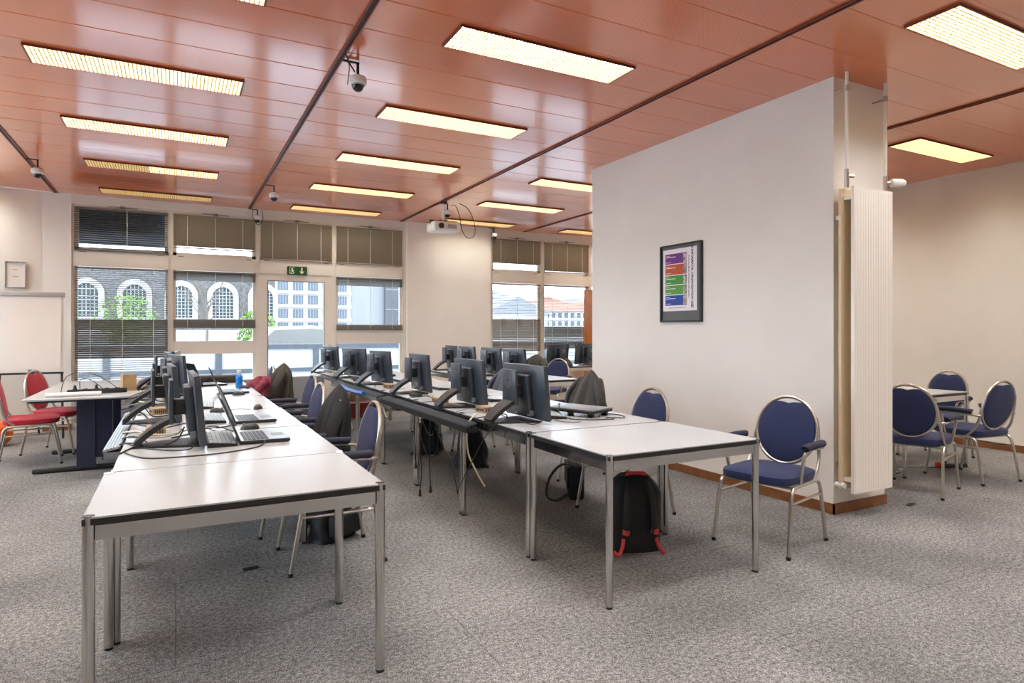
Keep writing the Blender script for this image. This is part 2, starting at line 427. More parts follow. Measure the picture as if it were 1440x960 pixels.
# glazed door
dr = MB(); dr.box(1.113, 1.249, F0, F1, 0, 2.225).box(2.108, 2.26, F0, F1, 0, 2.225).box(1.249, 2.108, F0, F1, 2.12, 2.225).box(1.249, 2.108, F0, F1, 0, .2)
door = struct('door_1', dr, M['frame'])
MB().box(1.249, 2.108, F0+.04, F0+.046, .62, 2.12).build('pane', M['glass'], door)
lp = MB(); lp.box(1.249, 2.108, F0+.03, F0+.06, .2, .62)
for k in range(14): lp.box(1.25, 2.107, F0+.012, F0+.03, .21+.029*k, .228+.029*k)
lp.build('ribbed_panel', M['conc'], door)
tk = MB(); tk.box(1.249, 1.262, F0-.006, F0, .2, 2.12).box(2.095, 2.108, F0-.006, F0, .2, 2.12).box(1.249, 2.108, F0-.006, F0, 2.108, 2.12)
tk.build('gasket', M['grey'], door)
hd = MB().tube([(2.19, F0-.002, 1.05), (2.19, F0-.05, 1.05), (2.06, F0-.05, 1.05)], .009, 8); hd.box(2.175, 2.205, F0-.008, F0, .98, 1.12); hd.build('door_handle', M['satin'], door)

# ribbed convectors below the windows
for (a, b, lab) in ((-1.2, -.1, 'pale ribbed convector heater under the leftmost window, behind the big desk'),
                    (-.02, 1.08, 'pale ribbed convector heater under the window left of the glazed door'),
                    (2.3, 3.4, 'pale ribbed convector heater under the window right of the glazed door'),
                    (5.1, 6.12, 'pale ribbed convector heater under the far right window by the white pier')):
    t = thing('convector', lab, 'heater', ((a+b)/2, YW-.08, 0), 0, 'convector heaters under the windows')
    w = (b-a)/2
    m = MB().box(-w, w, -.05, .05, .1, .60)
    for k in range(12): m.box(-w+.01, w-.01, -.062, -.05, .12+.04*k, .142+.04*k)
    m.build('ribbed_cover', M['conc'], t)
    MB().box(-w-.005, w+.005, -.065, .055, .60, .615).build('top_grille', M['white'], t)
    MB().box(-w+.05, -w+.1, -.04, .04, 0, .1).build('foot', M['rubber'], t); MB().box(w-.1, w-.05, -.04, .04, 0, .1).build('foot', M['rubber'], t)

# ------------------------------------------------------------------ blinds
def blind(x0, x1, ztop, sections, label, m='blind', cords=(.16, .5, .84), rail=True):
    """sections: list of (z_from, z_to, tilt in degrees, pitch)"""
    yb = F0-.022
    t = thing('venetian_blind', label, 'blind', ((x0+x1)/2, yb, ztop), 0, 'venetian blinds in the windows')
    w = (x1-x0)/2-.012
    MB().box(-w, w, -.014, .014, -.028, 0).build('headrail', M[m], t)
    zlast = 0
    for (za, zb, tilt, pitch) in sections:
        s = MB(); z = za
        while z > zb:
            a = R(tilt); hw = .0175
            P = []
            for u in (-1, 0, 1):
                dy = u*hw*math.cos(a); dz = u*hw*math.sin(a); k = .0022*(1-u*u)
                P.append((dy+k*math.sin(a)*-1, dz+k*math.cos(a)))
            zz = z-ztop
            s.add([(sx*w, p[0], zz+p[1]) for p in P for sx in (-1, 1)], [(0, 1, 3, 2), (2, 3, 5, 4)], True)
            z -= pitch
        zlast = zb-ztop
        s.build('slats', M[m], t)
    if rail: MB().box(-w, w, -.012, .012, zlast-.02, zlast-.004).build('bottom_rail', M[m], t)
    for c in cords:
        x = -w+2*w*c
        MB().box(x-.0028, x+.0028, -.0168, -.0153, zlast, -.02).build('cord', M['cordm'], t)
    return t
OP, CL = -13, -62
blind(-1.222, -.09, 3.03, [(2.99, 2.46, -14, .030)], 'half-open blind in the upper leftmost window, dark shade behind it', 'blindd', (.55,))
blind(-.036, 1.085, 3.03, [(2.99, 2.56, CL, .029)], 'closed taupe blind in upper window left of the exit sign, clear strip below')
blind(1.141, 2.232, 3.03, [(2.99, 2.45, CL, .029)], 'closed taupe blind in the upper window directly above the exit sign')
blind(2.288, 3.41, 3.03, [(2.99, 2.45, CL, .029)], 'closed taupe blind in the upper window above right of the exit sign')
blind(-1.222, -.09, 2.215, [(2.17, 1.50, OP, .030), (1.48, .94, -53, .030), (.92, .66, -20, .030)], 'long blind in lower leftmost window, slats open above and shut halfway down', 'blindd')
blind(-.036, 1.085, 2.215, [(2.18, 2.08, 30, .016), (1.50, 1.40, 40, .014)], 'raised blind left of the glazed door, stack of slats hanging mid-window', 'blindd')
blind(2.288, 3.41, 2.215, [(2.18, 2.08, 30, .016), (1.43, 1.37, 40, .014)], 'raised blind right of the glazed door, thin slat stack mid-window', 'blindd')
blind(5.094, 6.134, 3.03, [(2.99, 2.60, CL, .029)], 'closed taupe upper blind right of the white pier, bright strip beneath')
blind(6.196, 7.24, 3.03, [(2.99, 2.48, CL, .029)], 'closed taupe upper blind beside the big white wall block')
blind(5.094, 6.134, 2.215, [(2.17, 1.56, OP, .030), (1.54, .95, -53, .030), (.92, .66, -20, .030)], 'lower blind right of the white pier, beige slats shut in lower half')
blind(6.196, 7.24, 2.215, [(2.17, 1.42, OP, .030), (1.40, 1.0, -53, .030), (.98, .66, -20, .030)], 'lower blind beside the big wall block, open over the red-roofed building', 'blindd')
# outer shade seen through the upper left window
o = thing('outer_shade', 'dark blue roller shade half lowered outside the upper leftmost window', 'shade', (-.656, YW+.17, 2.56))
MB().box(-.6, .6, -.003, .003, 0, .55).build('cloth', M['shade'], o); MB().tube([(-.61, 0, 0), (.61, 0, 0)], .012, 8).build('hem_bar', M['grey'], o)
MB().tube([(-.62, 0, .56), (.62, 0, .56)], .03, 10).build('roller', M['grey'], o)

# exit sign
sg = thing('exit_sign', 'green emergency exit sign with running figure and down arrow above the door', 'sign', (1.686, YW-.012, 2.213))
MB().rbox(-.15, .15, -.03, 0, 0, .135, .006, 1).build('sign_panel', M['green'], sg)
q = MB(); yq0, yq1 = -.0325, -.0295
q.box(-.118, -.06, yq0, yq1, .018, .024); q.box(-.118, -.112, yq0, yq1, .018, .116); q.box(-.118, -.04, yq0, yq1, .112, .118)
q.prism([(-.078+.011*math.cos(a*PI/5), .098+.011*math.sin(a*PI/5)) for a in range(10)], 'y', yq0, yq1)
q.prism([(-.092, .085), (-.07, .088), (-.062, .06), (-.08, .052)], 'y', yq0, yq1)
q.prism([(-.08, .056), (-.062, .06), (-.045, .04), (-.052, .024), (-.06, .028), (-.058, .04)], 'y', yq0, yq1)
q.prism([(-.08, .058), (-.07, .052), (-.088, .034), (-.108, .034), (-.108, .042), (-.094, .043)], 'y', yq0, yq1)
q.prism([(-.07, .086), (-.045, .07), (-.048, .064), (-.07, .076)], 'y', yq0, yq1); q.prism([(-.092, .084), (-.108, .066), (-.102, .062), (-.085, .076)], 'y', yq0, yq1)
q.build('running_figure', M['pict'], sg)
q = MB(); q.prism([(.058, .118), (.078, .118), (.078, .05), (.098, .07), (.098, .048), (.068, .016), (.038, .048), (.038, .07), (.058, .05)], 'y', yq0, yq1)
q.build('down_arrow', M['pict'], sg)

# ------------------------------------------------------------------ ceiling lights
def lampfix(x, y, kind, label):
    t = thing('ceiling_light', label, 'ceiling light', (x, y, CEIL), 0, 'recessed fluorescent ceiling lights')
    L2, W2 = .655, .15
    fr = MB().box(-L2-.012, -L2, -W2-.008, W2+.008, -.016, .004).box(L2, L2+.012, -W2-.008, W2+.008, -.016, .004)
    fr.box(-L2, L2, -W2-.008, -W2, -.016, .004).box(-L2, L2, W2, W2+.008, -.016, .004)
    fr.build('frame', M['track'], t)
    if kind == 'split':
        MB().add([(-L2, -W2, -.003), (-.05, -W2, -.003), (-.05, W2, -.003), (-L2, W2, -.003)], [(0, 3, 2, 1)]).build('diffuser', M['lampdim'], t)
        MB().add([(-.05, -W2, -.003), (L2, -W2, -.003), (L2, W2, -.003), (-.05, W2, -.003)], [(0, 3, 2, 1)]).build('diffuser', M['lampwarm'], t)
    else:
        MB().add([(-L2, -W2, -.003), (L2, -W2, -.003), (L2, W2, -.003), (-L2, W2, -.003)], [(0, 3, 2, 1)]).build('diffuser', M[kind], t)
    g = MB(); n = 52
    for k in range(1, n): 
        xx = -L2+2*L2*k/n; g.box(xx-.0024, xx+.0024, -W2, W2, -.016, -.005)
    for k in range(1, 11):
        yy = -W2+2*W2*k/11; g.box(-L2, L2, yy-.0026, yy+.0026, -.0158, -.0052)
    g.build('louver', M['louver'], t)
    return t
rowY = [2.135+1.555*k for k in range(6)]
bayX = [-.215, 2.195, 4.59, 6.98]
bl = ['above the left table row', 'above the right table row', 'beyond the poster wall', 'above the far right bay']
rl = ['in the nearest row of lights', 'in the second row of lights', 'in the third row of lights', 'in the fourth row of lights', 'in the fifth row of lights', 'in the last row by the windows']
spec = {(0, 4): 'split', (0, 5): 'lampdim', (0, 2): 'lampwarm', (0, 3): 'lampcool', (1, 5): 'lampmid', (2, 5): 'lampmid', (3, 5): 'lampmid', (1, 4): 'lampwarm'}
skip = {(2, 1), (2, 2)}    # the wall block stands there
for i, x in enumerate(bayX):
    for k, y in enumerate(rowY):
        if (i, k) in skip: continue
        lampfix(x, y, spec.get((i, k), 'lampcool' if i in (1, 2) else 'lampwarm'), 'gridded ceiling light %s, %s' % (bl[i], rl[k]))
for x in (-2.62,):
    for y in rowY[1:]: lampfix(x, y, 'lampwarm', 'gridded fluorescent ceiling light out of view left of the left table row')
for x in bayX[:1]+bayX[1:]:
    for y in (2.135-1.555, 2.135-3.11): lampfix(x, y, 'lampcool', 'gridded fluorescent ceiling light behind the viewpoint')

# ------------------------------------------------------------------ tables
def table(x0, x1, y0, y1, label, group):
    t = thing('table', label, 'table', ((x0+x1)/2, (y0+y1)/2, 0), 0, group)
    a, b = (x1-x0)/2-.002, (y1-y0)/2-.002; r = .0185
    def plate(z0, z1, e):
        return MB().box(-a+e, a-e, -b+e, b-e, z0, z1)
    plate(.735, .7405, .002).build('tabletop', M['top'], t)
    plate(.715, .735, 0).build('edge_band', M['edge'], t)
    f = MB()
    for s in (-1, 1):
        f.box(-a+2*r, a-2*r, s*(b-r)-.009, s*(b-r)+.009, .662, .71)
        f.box(s*(a-r)-.009, s*(a-r)+.009, -b+2*r, b-2*r, .662, .71)
    f.build('frame_rail', M['chrome'], t)
    for sx in (-1, 1):
        for sy in (-1, 1):
            px, py = sx*(a-r+.0015), sy*(b-r+.0015)
            l = MB().cyl(px, py, .012, .7425, r, 20).build('leg', M['chrome'], t)
            MB().cyl(px, py, 0, .014, r*.86, 16).build('foot_cap', M['rubber'], l)
    return t
LG, RG = 'white tables of the left row', 'white tables of the right row'
ly = [(2.43, 3.17, -.268, .73), (3.172, 4.165, -.245, .735), (4.18, 5.215, -.25, .73), (5.22, 6.255, -.25, .72), (6.27, 7.27, -.25, .715), (7.275, 8.275, -.25, .71)]
ln = ['white table at the near end of the left row, empty foreground half', 'white table in the left row carrying the nearest monitor and laptop',
      'white table in the left row under the second laptop', 'white table fourth from the near end of the left row, with a lone mouse',
      'white table in the left row carrying the blue bottle', 'white table at the window end of the left row']
for (a, b, c, d), n in zip(ly, ln): table(c, d, a, b, n, LG)
ry = [(2.462, 3.235), (3.25, 4.25), (4.255, 5.255), (5.26, 6.26), (6.265, 7.265), (7.27, 8.27), (8.275, 9.275), (9.28, 10.05)]
rn = ['white table at the near end of the right row, empty with black backpack beneath', 'white table in the right row under the nearest big monitor',
      'white table in the right row under the second nearest monitor', 'white table in the right row under the third nearest monitor',
      'white table in the right row under the fourth nearest monitor', 'white table sixth from the near end of the right row',
      'white table second from the window in the right row', 'white table at the window end of the right row, above the red box']
for (a, b), n in zip(ry, rn): table(1.83, 2.87, a, b, n, RG)
G3 = 'white tables of the back row'
for (a, b), n in zip([(6.58, 7.33), (7.335, 8.335), (8.34, 9.34)], ['white table at the near end of the back row beside the wall block', 'white table in the middle of the back row', 'white table at the window end of the back row']):
    table(3.42, 4.46, a, b, n, G3)
table(5.3, 7.1, 8.97, 9.5, 'white table by the far windows under two black monitors', 'white tables of the back row')
table(5.84, 6.9, 3.40, 4.2, 'white square table in the right nook ringed by blue chairs', None)

# big desk on the left with dark T-legs
dk = thing('desk', 'large white desk on dark T-legs left of the left table row', 'desk', (-.745, 7.95, 0))
MB().rbox(-.435, .435, -1.13, 1.13, .722, .742, .004, 1).build('desktop', M['top'], dk)
MB().box(-.40, .40, -1.05, 1.05, .70, .722).build('under_frame', M['darkblue'], dk)
for yy in (-.62, .45):
    l = MB().box(-.09, .06, yy-.05, yy+.05, .03, .70).build('leg', M['darkblue'], dk)
    MB().box(.062, .2, yy-.035, yy+.035, .12, .70).build('column_cover', M['navycol'], l)
    MB().rbox(-.44, .42, yy-.035, yy+.035, 0, .045, .015, 2).build('foot_bar', M['blackmatt'], l)

# ------------------------------------------------------------------ chairs
def make_chair(fab, arms, name, cat='chair'):
    t = thing(name, 'chair', cat)
    seat = [(.235*math.copysign(abs(math.cos(a))**.45, math.cos(a)), .235*math.copysign(abs(math.sin(a))**.45, math.sin(a))) for a in [2*PI*k/48 for k in range(48)]]
    MB().pad(seat, .05, .016, lambda u, w, q: (u+.015, w, .438+q), 6).build('seat', M[fab], t)
    bx = lambda z: -.185-(z-.45)*.2           # backrest lean
    CZ, RA, RB = .685, .2, .215
    out = []
    for k in range(64):
        a = 2*PI*k/64; d = math.degrees(math.atan2(math.sin(a-PI/2), math.cos(a-PI/2)))
        q = .955-.15*max(0, 1-abs(d)/27)**.8
        out.append((RA*q*math.cos(a), RB*q*math.sin(a)))
    MB().pad(out, .026, .014, lambda u, w, q: (bx(CZ+w)+q, u, CZ+w), 6).build('backrest', M[fab], t)
    ring = [(bx(CZ+RB*math.sin(a)), RA*math.cos(a), CZ+RB*math.sin(a)) for a in [2*PI*k/48 for k in range(48)]]
    bf = MB().tube(ring, .0115, 8, closed=True)
    for s in (-1, 1):
        bf.tube(smooth([(bx(.775)-.004, s*.186, .775), (bx(.72)-.006, s*.199, .72), (bx(.62)-.006, s*.213, .62), (bx(.52), s*.224, .52), (-.155, s*.228, .45), (-.10, s*.228, .402)], 5), .0105, 8)
    bf.build('back_frame', M['satin'], t)
    sf = MB()
    for s in (-1, 1): sf.tube([(-.15, s*.228, .402), (.17, s*.228, .402)], .0115, 8)
    for xx in (-.15, .16): sf.tube([(xx, -.228, .396), (xx, .228, .396)], .010, 8)
    sf.build('seat_frame', M['satin'], t)
    for s in (-1, 1):
        for e in (-1, 1):
            l = MB().tube(smooth([(e*.12, s*.228, .402), (e*.165, s*.229, .395), (e*.195, s*.231, .362), (e*.215, s*.234, .27), (e*.262, s*.242, .012)], 6), .0118, 8).build('leg', M['satin'], t)
            MB().cyl(e*.263, s*.242, 0, .02, .0135, 10).build('foot_cap', M['rubber'], l)
        MB().tube([(-.207, s*.232, .31), (.207, s*.232, .31)], .0085, 8).build('stretcher', M['satin'], t)
        if arms:
            ar = MB().tube(smooth([(bx(.60)-.01, s*.222, .60), (-.19, s*.25, .605), (-.12, s*.262, .612), (.03, s*.265, .618), (.075, s*.262, .605), (.09, s*.255, .56), (.085, s*.238, .46), (.07, s*.228, .405)], 6), .0105, 8).build('armrest', M['satin'], t)
            MB().tube(smooth([(-.175, s*.256, .632), (-.16, s*.258, .634), (-.05, s*.266, .638), (.08, s*.268, .636), (.10, s*.268, .632)], 4),
                      [.012]+[.0235]*15+[.016], 12).build('arm_pad', M['armpad' if fab == 'blue' else fab], ar)
    return t
BC = Proto(make_chair('blue', True, 'armchair')); RC = Proto(make_chair('red', False, 'side_chair'))
cg1, cg2, cg3 = 'blue armchairs along the left table row', 'blue armchairs along the right table row', 'blue armchairs round the nook table'
BC.put((.815, 3.85, 0), PI, 'blue armchair nearest the camera on the aisle side of the left table row', cg1)
BC.put((.755, 4.58, 0), PI-.05, 'blue armchair with a black coat over its back, left table row', cg1)
BC.put((.80, 5.42, 0), PI+.05, 'blue armchair just beyond the coat-draped one, left table row', cg1)
BC.put((.93, 6.45, 0), PI+.08, 'blue armchair fourth from the camera beside the left table row', cg1)
BC.put((.74, 7.45, 0), PI-.12, 'blue armchair carrying the dark olive coat near the glazed door', cg1)
BC.put((.80, 8.4, 0), PI, 'blue armchair at the window end of the left table row', cg1)
BC.put((3.36, 2.81, 0), PI+.24, 'blue armchair standing clear in the foreground by the right table row', cg2)
BC.put((2.95, 3.77, 0), PI, 'blue armchair at the right table row before the blank white wall', cg2)
BC.put((3.26, 5.05, 0), PI+.05, 'blue armchair under the dark grey coat beside the wall block', cg2)
BC.put((2.98, 6.3, 0), PI, 'blue armchair under the grey coat behind the second nearest big monitor', cg2)
BC.put((3.0, 7.75, 0), PI-.1, 'blue armchair between right table row and back row, seen past third monitor', cg2)
BC.put((5.05, 8.28, 0), PI+.5, 'blue armchair in front of the two window-side monitors', 'blue armchairs beside the back row')
BC.put((5.0, 9.0, 0), PI+.3, 'blue armchair by the far window beyond the back row tables', 'blue armchairs beside the back row')
BC.put((5.54, 3.13, 0), .27, 'blue armchair in the nook with its back to the radiator', cg3)
BC.put((7.16, 3.86, 0), PI, 'blue armchair behind the nook table against the right wall', cg3)
BC.put((6.43, 3.15, 0), R(82), 'blue armchair in the nook rightmost, seen from its side', cg3)
rg = 'red chairs at the left desk'
RC.put((-1.31, 8.0, 0), .12, 'red chair nearest the left picture edge, in front of the flipchart', rg)
RC.put((-1.14, 8.62, 0), -.35, 'red chair tucked in behind the big desk corner', rg)

# coats
def coat(loc, rz, label, m, ztop=.93, zlow=.34, wt=.12, wb=.27, dt=.035, db=.10, lean=0, skew=0, seed=1, name='coat'):
    t = thing(name, label, 'coat', loc, rz)
    rr = random.Random(seed); ph = [rr.uniform(0, 6) for _ in range(4)]
    def fn(u, v):
        a = 2*PI*u; k = v
        tp = math.sin(min(1, k*3.6)*PI/2)**.62
        w = (wt+(wb-wt)*k**.8)*tp; d = (dt+(db-dt)*k)*tp
        fold = 1+(.05+.17*k)*math.sin(7*a+ph[0]+2*k)*(k > .05)+.07*math.sin(13*a+ph[1]+3*k)*k
        z = ztop-(ztop-zlow)*k+.03*math.sin(3*a+ph[2])*k
        return Vector((-.03+d*math.cos(a)*fold-(z-.45)*.2*.9+lean*k, w*math.sin(a)*fold+skew*k, z))
    def fn2(u, v): return fn(u, .002+.998*v)
    MB().grid(fn2, 60, 24, True).build('body', M[m], t)
    for s in (-1, 1):
        p = [fn(.25 if s > 0 else .75, .16), fn(.25 if s > 0 else .75, .4)+Vector((.05, s*.03, 0)), fn(.25 if s > 0 else .75, .65)+Vector((.06, s*.015, 0)), fn(.25 if s > 0 else .75, .93)+Vector((.05, -s*.01, -.02))]
        MB().tube(smooth(p, 6), [.03+.018*math.sin(PI*min(1, .25+k/19)) for k in range(19)], 10, flat=.7).build('sleeve', M[m], t)
    return t
# coats are placed in the frame of the chair they hang on (backrest at local x -.2, facing +x)
def over(cx, cy, rz, dx=-.18): return (cx+math.cos(rz)*dx, cy+math.sin(rz)*dx, 0)
coat(over(.755, 4.58, PI-.05, -.16), PI-.05, 'black coat hung over a blue chair back beside the left table row', 'coatblack', .96, .2, .14, .28, .08, .16, seed=3)
coat(over(.74, 7.45, PI-.12, -.2), PI-.12, 'dark olive coat heaped on a chair back before the glazed door', 'coatolive', .985, .42, .17, .27, .08, .17, seed=5)
coat(over(3.26, 5.05, PI+.05), PI+.05, 'dark grey coat draped to a peak over a chair by the wall block', 'coat', .965, .40, .085, .33, .05, .15, seed=8)
coat(over(2.98, 6.3, PI), PI, 'slate grey coat draped over a chair behind the second monitor', 'coatgrey', .955, .40, .10, .31, .05, .14, seed=11)
coat(over(5.0, 9.0, PI+.3), PI+.3, 'dark coat over the chair by the far window', 'coat', .95, .45, .17, .25, .05, .1, seed=12)
# red jacket heaped on the seat and arm of the olive-coat chair
rj = thing('jacket', 'crumpled red jacket piled beside the blue bottle end of the left tables', 'jacket', (.82, 7.32, .45), PI)
def heap(u, v):
    a = 2*PI*u; k = v; r = math.cos(k*PI/2)**.5
    f = 1+.13*math.sin(5*a+4*k)+.08*math.sin(9*a+1)
    return Vector((.16*r*math.cos(a)*f, .17*r*math.sin(a)*f, .02+.36*math.sin(k*PI/2)*(1+.06*math.sin(4*a))))
MB().grid(heap, 48, 14, True).build('body', M['coatred'], rj)
MB().tube(smooth([(.1, -.12, .3), (.17, -.1, .2), (.19, -.02, .1), (.17, .06, .03)], 6), .04, 10).build('sleeve', M['coatred'], rj)
MB().tube(smooth([(-.04, .12, .36), (.06, .16, .26), (.12, .15, .12), (.12, .12, .04)], 6), .04, 10).build('sleeve', M['coatred'], rj)

# ------------------------------------------------------------------ monitors
def make_monitor():
    t = thing('monitor', 'monitor', 'monitor')
    tilt = Matrix.Translation((0, 0, .195)) @ Matrix.Rotation(R(-5), 4, 'Y') @ Matrix.Translation((0, 0, -.195))
    MB().rbox(-.016, .016, -.275, .275, .02, .375, .006, 2, tilt).build('housing', M['black'], t)
    MB().box(.0155, .0172, -.262, .262, .036, .362, tilt).build('screen', M['screen'], t)
    MB().rbox(-.056, -.012, -.115, .115, .055, .315, .012, 2, tilt).build('back_cover', M['black'], t)
    v = MB()
    for k in range(9): v.box(-.0575, -.055, -.09+.0205*k, -.078+.0205*k, .285, .291, tilt)
    v.build('vent', M['blackmatt'], t)
    st = MB().rbox(-.132, -.112, -.09, .09, .115, .345, .005, 2).build('stand_column', M['black'], t)
    lg = MB().tube([(-.1335, .03*math.cos(a), .255+.03*math.sin(a)) for a in [2*PI*k/24 for k in range(24)]], .0022, 6, closed=True).build('logo_ring', M['grey'], st)
    textmesh('logo_letters', 'hp', .05, M['grey'], st, Matrix.Translation((-.1332, 0, .258)) @ Matrix.Rotation(R(-90), 4, 'Z') @ Matrix.Rotation(R(90), 4, 'X') @ Matrix.Shear('XY', 4, (.2, 0)))
    MB().rbox(-.113, -.05, -.045, .045, .16, .24, .004, 1).build('mount', M['blackmatt'], t)
    arc = []
    for k in range(9):
        q = k/8; a = q*PI/2
        arc.append((-.122-.16*(.75*q+.25*math.sin(a)), .0, .012+.12*(.72*(1-q)+.28*math.cos(a))))
    lm = MB(); n = len(arc)
    vs = []
    for k, p in enumerate(arc):
        w = .075-.022*k/(n-1); th = .022
        vs += [(p[0]-th*.5, -w, p[2]+th*.5), (p[0]-th*.5, w, p[2]+th*.5), (p[0]+th*.4, w, p[2]-th*.3), (p[0]+th*.4, -w, p[2]-th*.3)]
    fs = [(k*4+j, k*4+(j+1) % 4, k*4+4+(j+1) % 4, k*4+4+j) for k in range(n-1) for j in range(4)]+[(0, 1, 2, 3), tuple((n-1)*4+j for j in (3, 2, 1, 0))]
    lm.add(vs, fs); lm.build('stand_leg', M['blackmatt'], t)
    bp = [(-.295, -.05), (-.295, .05), (-.10, .12), (.03, .15), (.03, -.15), (-.10, -.12)]
    MB().prism(bp, 'z', 0, .011).build('base_plate', M['blackmatt'], t)
    MB().box(-.05, -.02, -.12, -.08, .045, .08, tilt).build('port', M['grey'], t); MB().box(-.05, -.02, .05, .10, .045, .08, tilt).build('port', M['grey'], t)
    return t
MN = Proto(make_monitor()); TZ = .7405
mg1, mg2, mg3 = 'black monitors on the left table row', 'black monitors on the right table row', 'black monitors on the back row'
for (x, y, a), n in zip([(.10, 3.80, .03), (-.01, 4.80, .06), (-.03, 5.75, .02), (.02, 6.70, .22), (-.06, 7.55, .1), (0.02, 8.05, -.1)],
        ['black monitor nearest the camera on the left table row, seen edge-on', 'black monitor second from the camera on the left table row', 'black monitor third from the camera on the left table row',
         'black monitor fourth on the left table row, turned to show its back', 'black monitor fifth from the camera on the left table row', 'black monitor at the window end of the left table row']):
    MN.put((x, y, TZ), a, n, mg1)
for (x, y, a), n in zip([(2.08, 3.72, .02), (2.08, 4.63, .0), (2.09, 5.83, -.02), (2.05, 7.02, .12), (2.05, 8.2, .3), (2.02, 9.45, .15)],
        ['black monitor nearest the camera on the right table row, back to viewer', 'black monitor second nearest on the right table row, back to viewer', 'black monitor third nearest on the right table row, partly behind the second',
         'black monitor fourth nearest on the right table row, turned away', 'black monitor fifth nearest on the right row, left of the pier edge', 'black monitor at the window end of the right table row']):
    MN.put((x, y, TZ), a, n, mg2)
for (x, y, a), n in zip([(3.72, 6.92, .0), (3.74, 7.62, .02), (3.74, 8.42, .0), (3.76, 9.05, -.1)],
        ['black monitor on the back row just above the nearest big monitor', 'black monitor on the back row second from its near end', 'black monitor on the back row third from its near end', 'black monitor on the back row closest to the windows, leftmost']):
    MN.put((x, y, TZ), a, n, mg3)
for (x, y, a), n in zip([(5.80, 9.25, 1.88), (6.36, 9.25, 1.92)], ['dark monitor back left of the pair by the far window', 'dark monitor back right of the pair, cut by the wall block edge']):
    MN.put((x, y, TZ), a, n, 'black monitors by the far window')

# ------------------------------------------------------------------ laptops, keyboards, mice
def make_laptop(openang=112):
    t = thing('laptop', 'laptop', 'laptop')
    MB().rbox(-.125, .125, -.17, .17, .004, .02, .004, 2).build('base', M['blackmatt'], t)
    MB().box(-.12, .12, -.165, .165, .0198, .0212).build('palm_rest', M['silver'], t)
    k = MB()
    for i in range(6):
        for j in range(14): k.box(-.105+.021*i, -.088+.021*i, -.15+.0215*j, -.132+.0215*j, .021, .0235)
    k.build('keys', M['keydark'], t)
    MB().box(.045, .11, -.05, .05, .0208, .0218).build('touchpad', M['grey'], t)
    mtx = Matrix.Translation((-.125, 0, .02)) @ Matrix.Rotation(R(-(openang-90)), 4, 'Y')
    l = MB().rbox(-.005, .003, -.17, .17, 0, .245, .002, 1, mtx).build('screen_lid', M['black'], t)
    MB().box(.003, .004, -.158, .158, .018, .232, mtx).build('display', M['screen'], l)
    return t
LP = Proto(make_laptop())
lg_ = 'open laptops on the left table row'
LP.put((.425, 3.77, TZ), .0, 'open laptop nearest the camera on the left table row', lg_)
LP.put((.46, 4.58, TZ), .02, 'open laptop second from the camera on the left row, mouse behind it', lg_)
LP.put((.50, 6.72, TZ), 0, 'open laptop on the left row just in front of the blue bottle', lg_)
LP.put((.34, 7.75, TZ), .25, 'open laptop farthest along the left row, dark lid showing', lg_)
def make_keyboard():
    t = thing('keyboard', 'keyboard', 'keyboard')
    MB().prism([(-.07, 0), (.07, 0), (.07, .012), (-.07, .026)], 'y', -.22, .22).build('case', M['blackmatt'], t)
    k = MB()
    for i in range(6):
        for j in range(20):
            if i == 0 and j % 5 == 4: continue
            z = .0245-.0018*i
            k.box(-.062+.021*i, -.044+.021*i, -.212+.0212*j, -.195+.0212*j, z-.004, z+.004)
    k.build('keys', M['key'], t)
    return t
KB = Proto(make_keyboard())
kg = 'black keyboards on the tables'
KB.put((.215, 3.80, TZ), .0, 'keyboard in front of the nearest monitor on the left table row', kg)
KB.put((.215, 4.73, TZ), .03, 'keyboard between second monitor and second laptop, left table row', kg)
KB.put((.20, 5.6, TZ), -.04, 'keyboard beside the third monitor of the left table row', kg)
KB.put((2.36, 3.86, TZ), -.35, 'keyboard right of the nearest big monitor on the right table row', kg)
KB.put((2.38, 5.0, TZ), .1, 'keyboard right of the second nearest monitor on the right row', kg)
KB.put((2.40, 6.2, TZ), .05, 'keyboard right of the third nearest monitor on the right row', kg)
KB.put((2.36, 7.35, TZ), .0, 'keyboard right of the fourth nearest monitor on the right row', kg)
def make_mouse():
    t = thing('mouse', 'mouse', 'computer mouse')
    MB().grid(lambda u, v: Vector((.056*math.cos(2*PI*u)*math.cos(v*PI/2), .031*math.sin(2*PI*u)*math.cos(v*PI/2), .036*math.sin(v*PI/2)**.8*(1-.25*math.cos(2*PI*u)*math.cos(v*PI/2)))), 24, 8, True).build('shell', M['keydark'], t)
    MB().rbox(.026, .042, -.004, .004, .022, .036, .002, 1).build('wheel', M['grey'], t)
    return t
MS = Proto(make_mouse())
sg_ = 'dark mice on the tables'
MS.put((.40, 4.17, TZ), PI*.9, 'mouse between the first and second laptops, left table row', sg_)
MS.put((.56, 5.22, TZ), 1.2, 'lone dark mouse on the clear white stretch beyond the second laptop', sg_)
MS.put((.27, 5.13, TZ), .4, 'dark mouse beside the keyboards behind the second laptop', sg_)
MS.put((.52, 6.42, TZ), .2, 'small dark mouse just before the third laptop', sg_)
MS.put((.63, 7.12, TZ), .2, 'small dark mouse at the foot of the blue bottle', sg_)
MS.put((2.46, 5.18, TZ), .2, 'black mouse on the right row between the two nearest monitors', sg_)

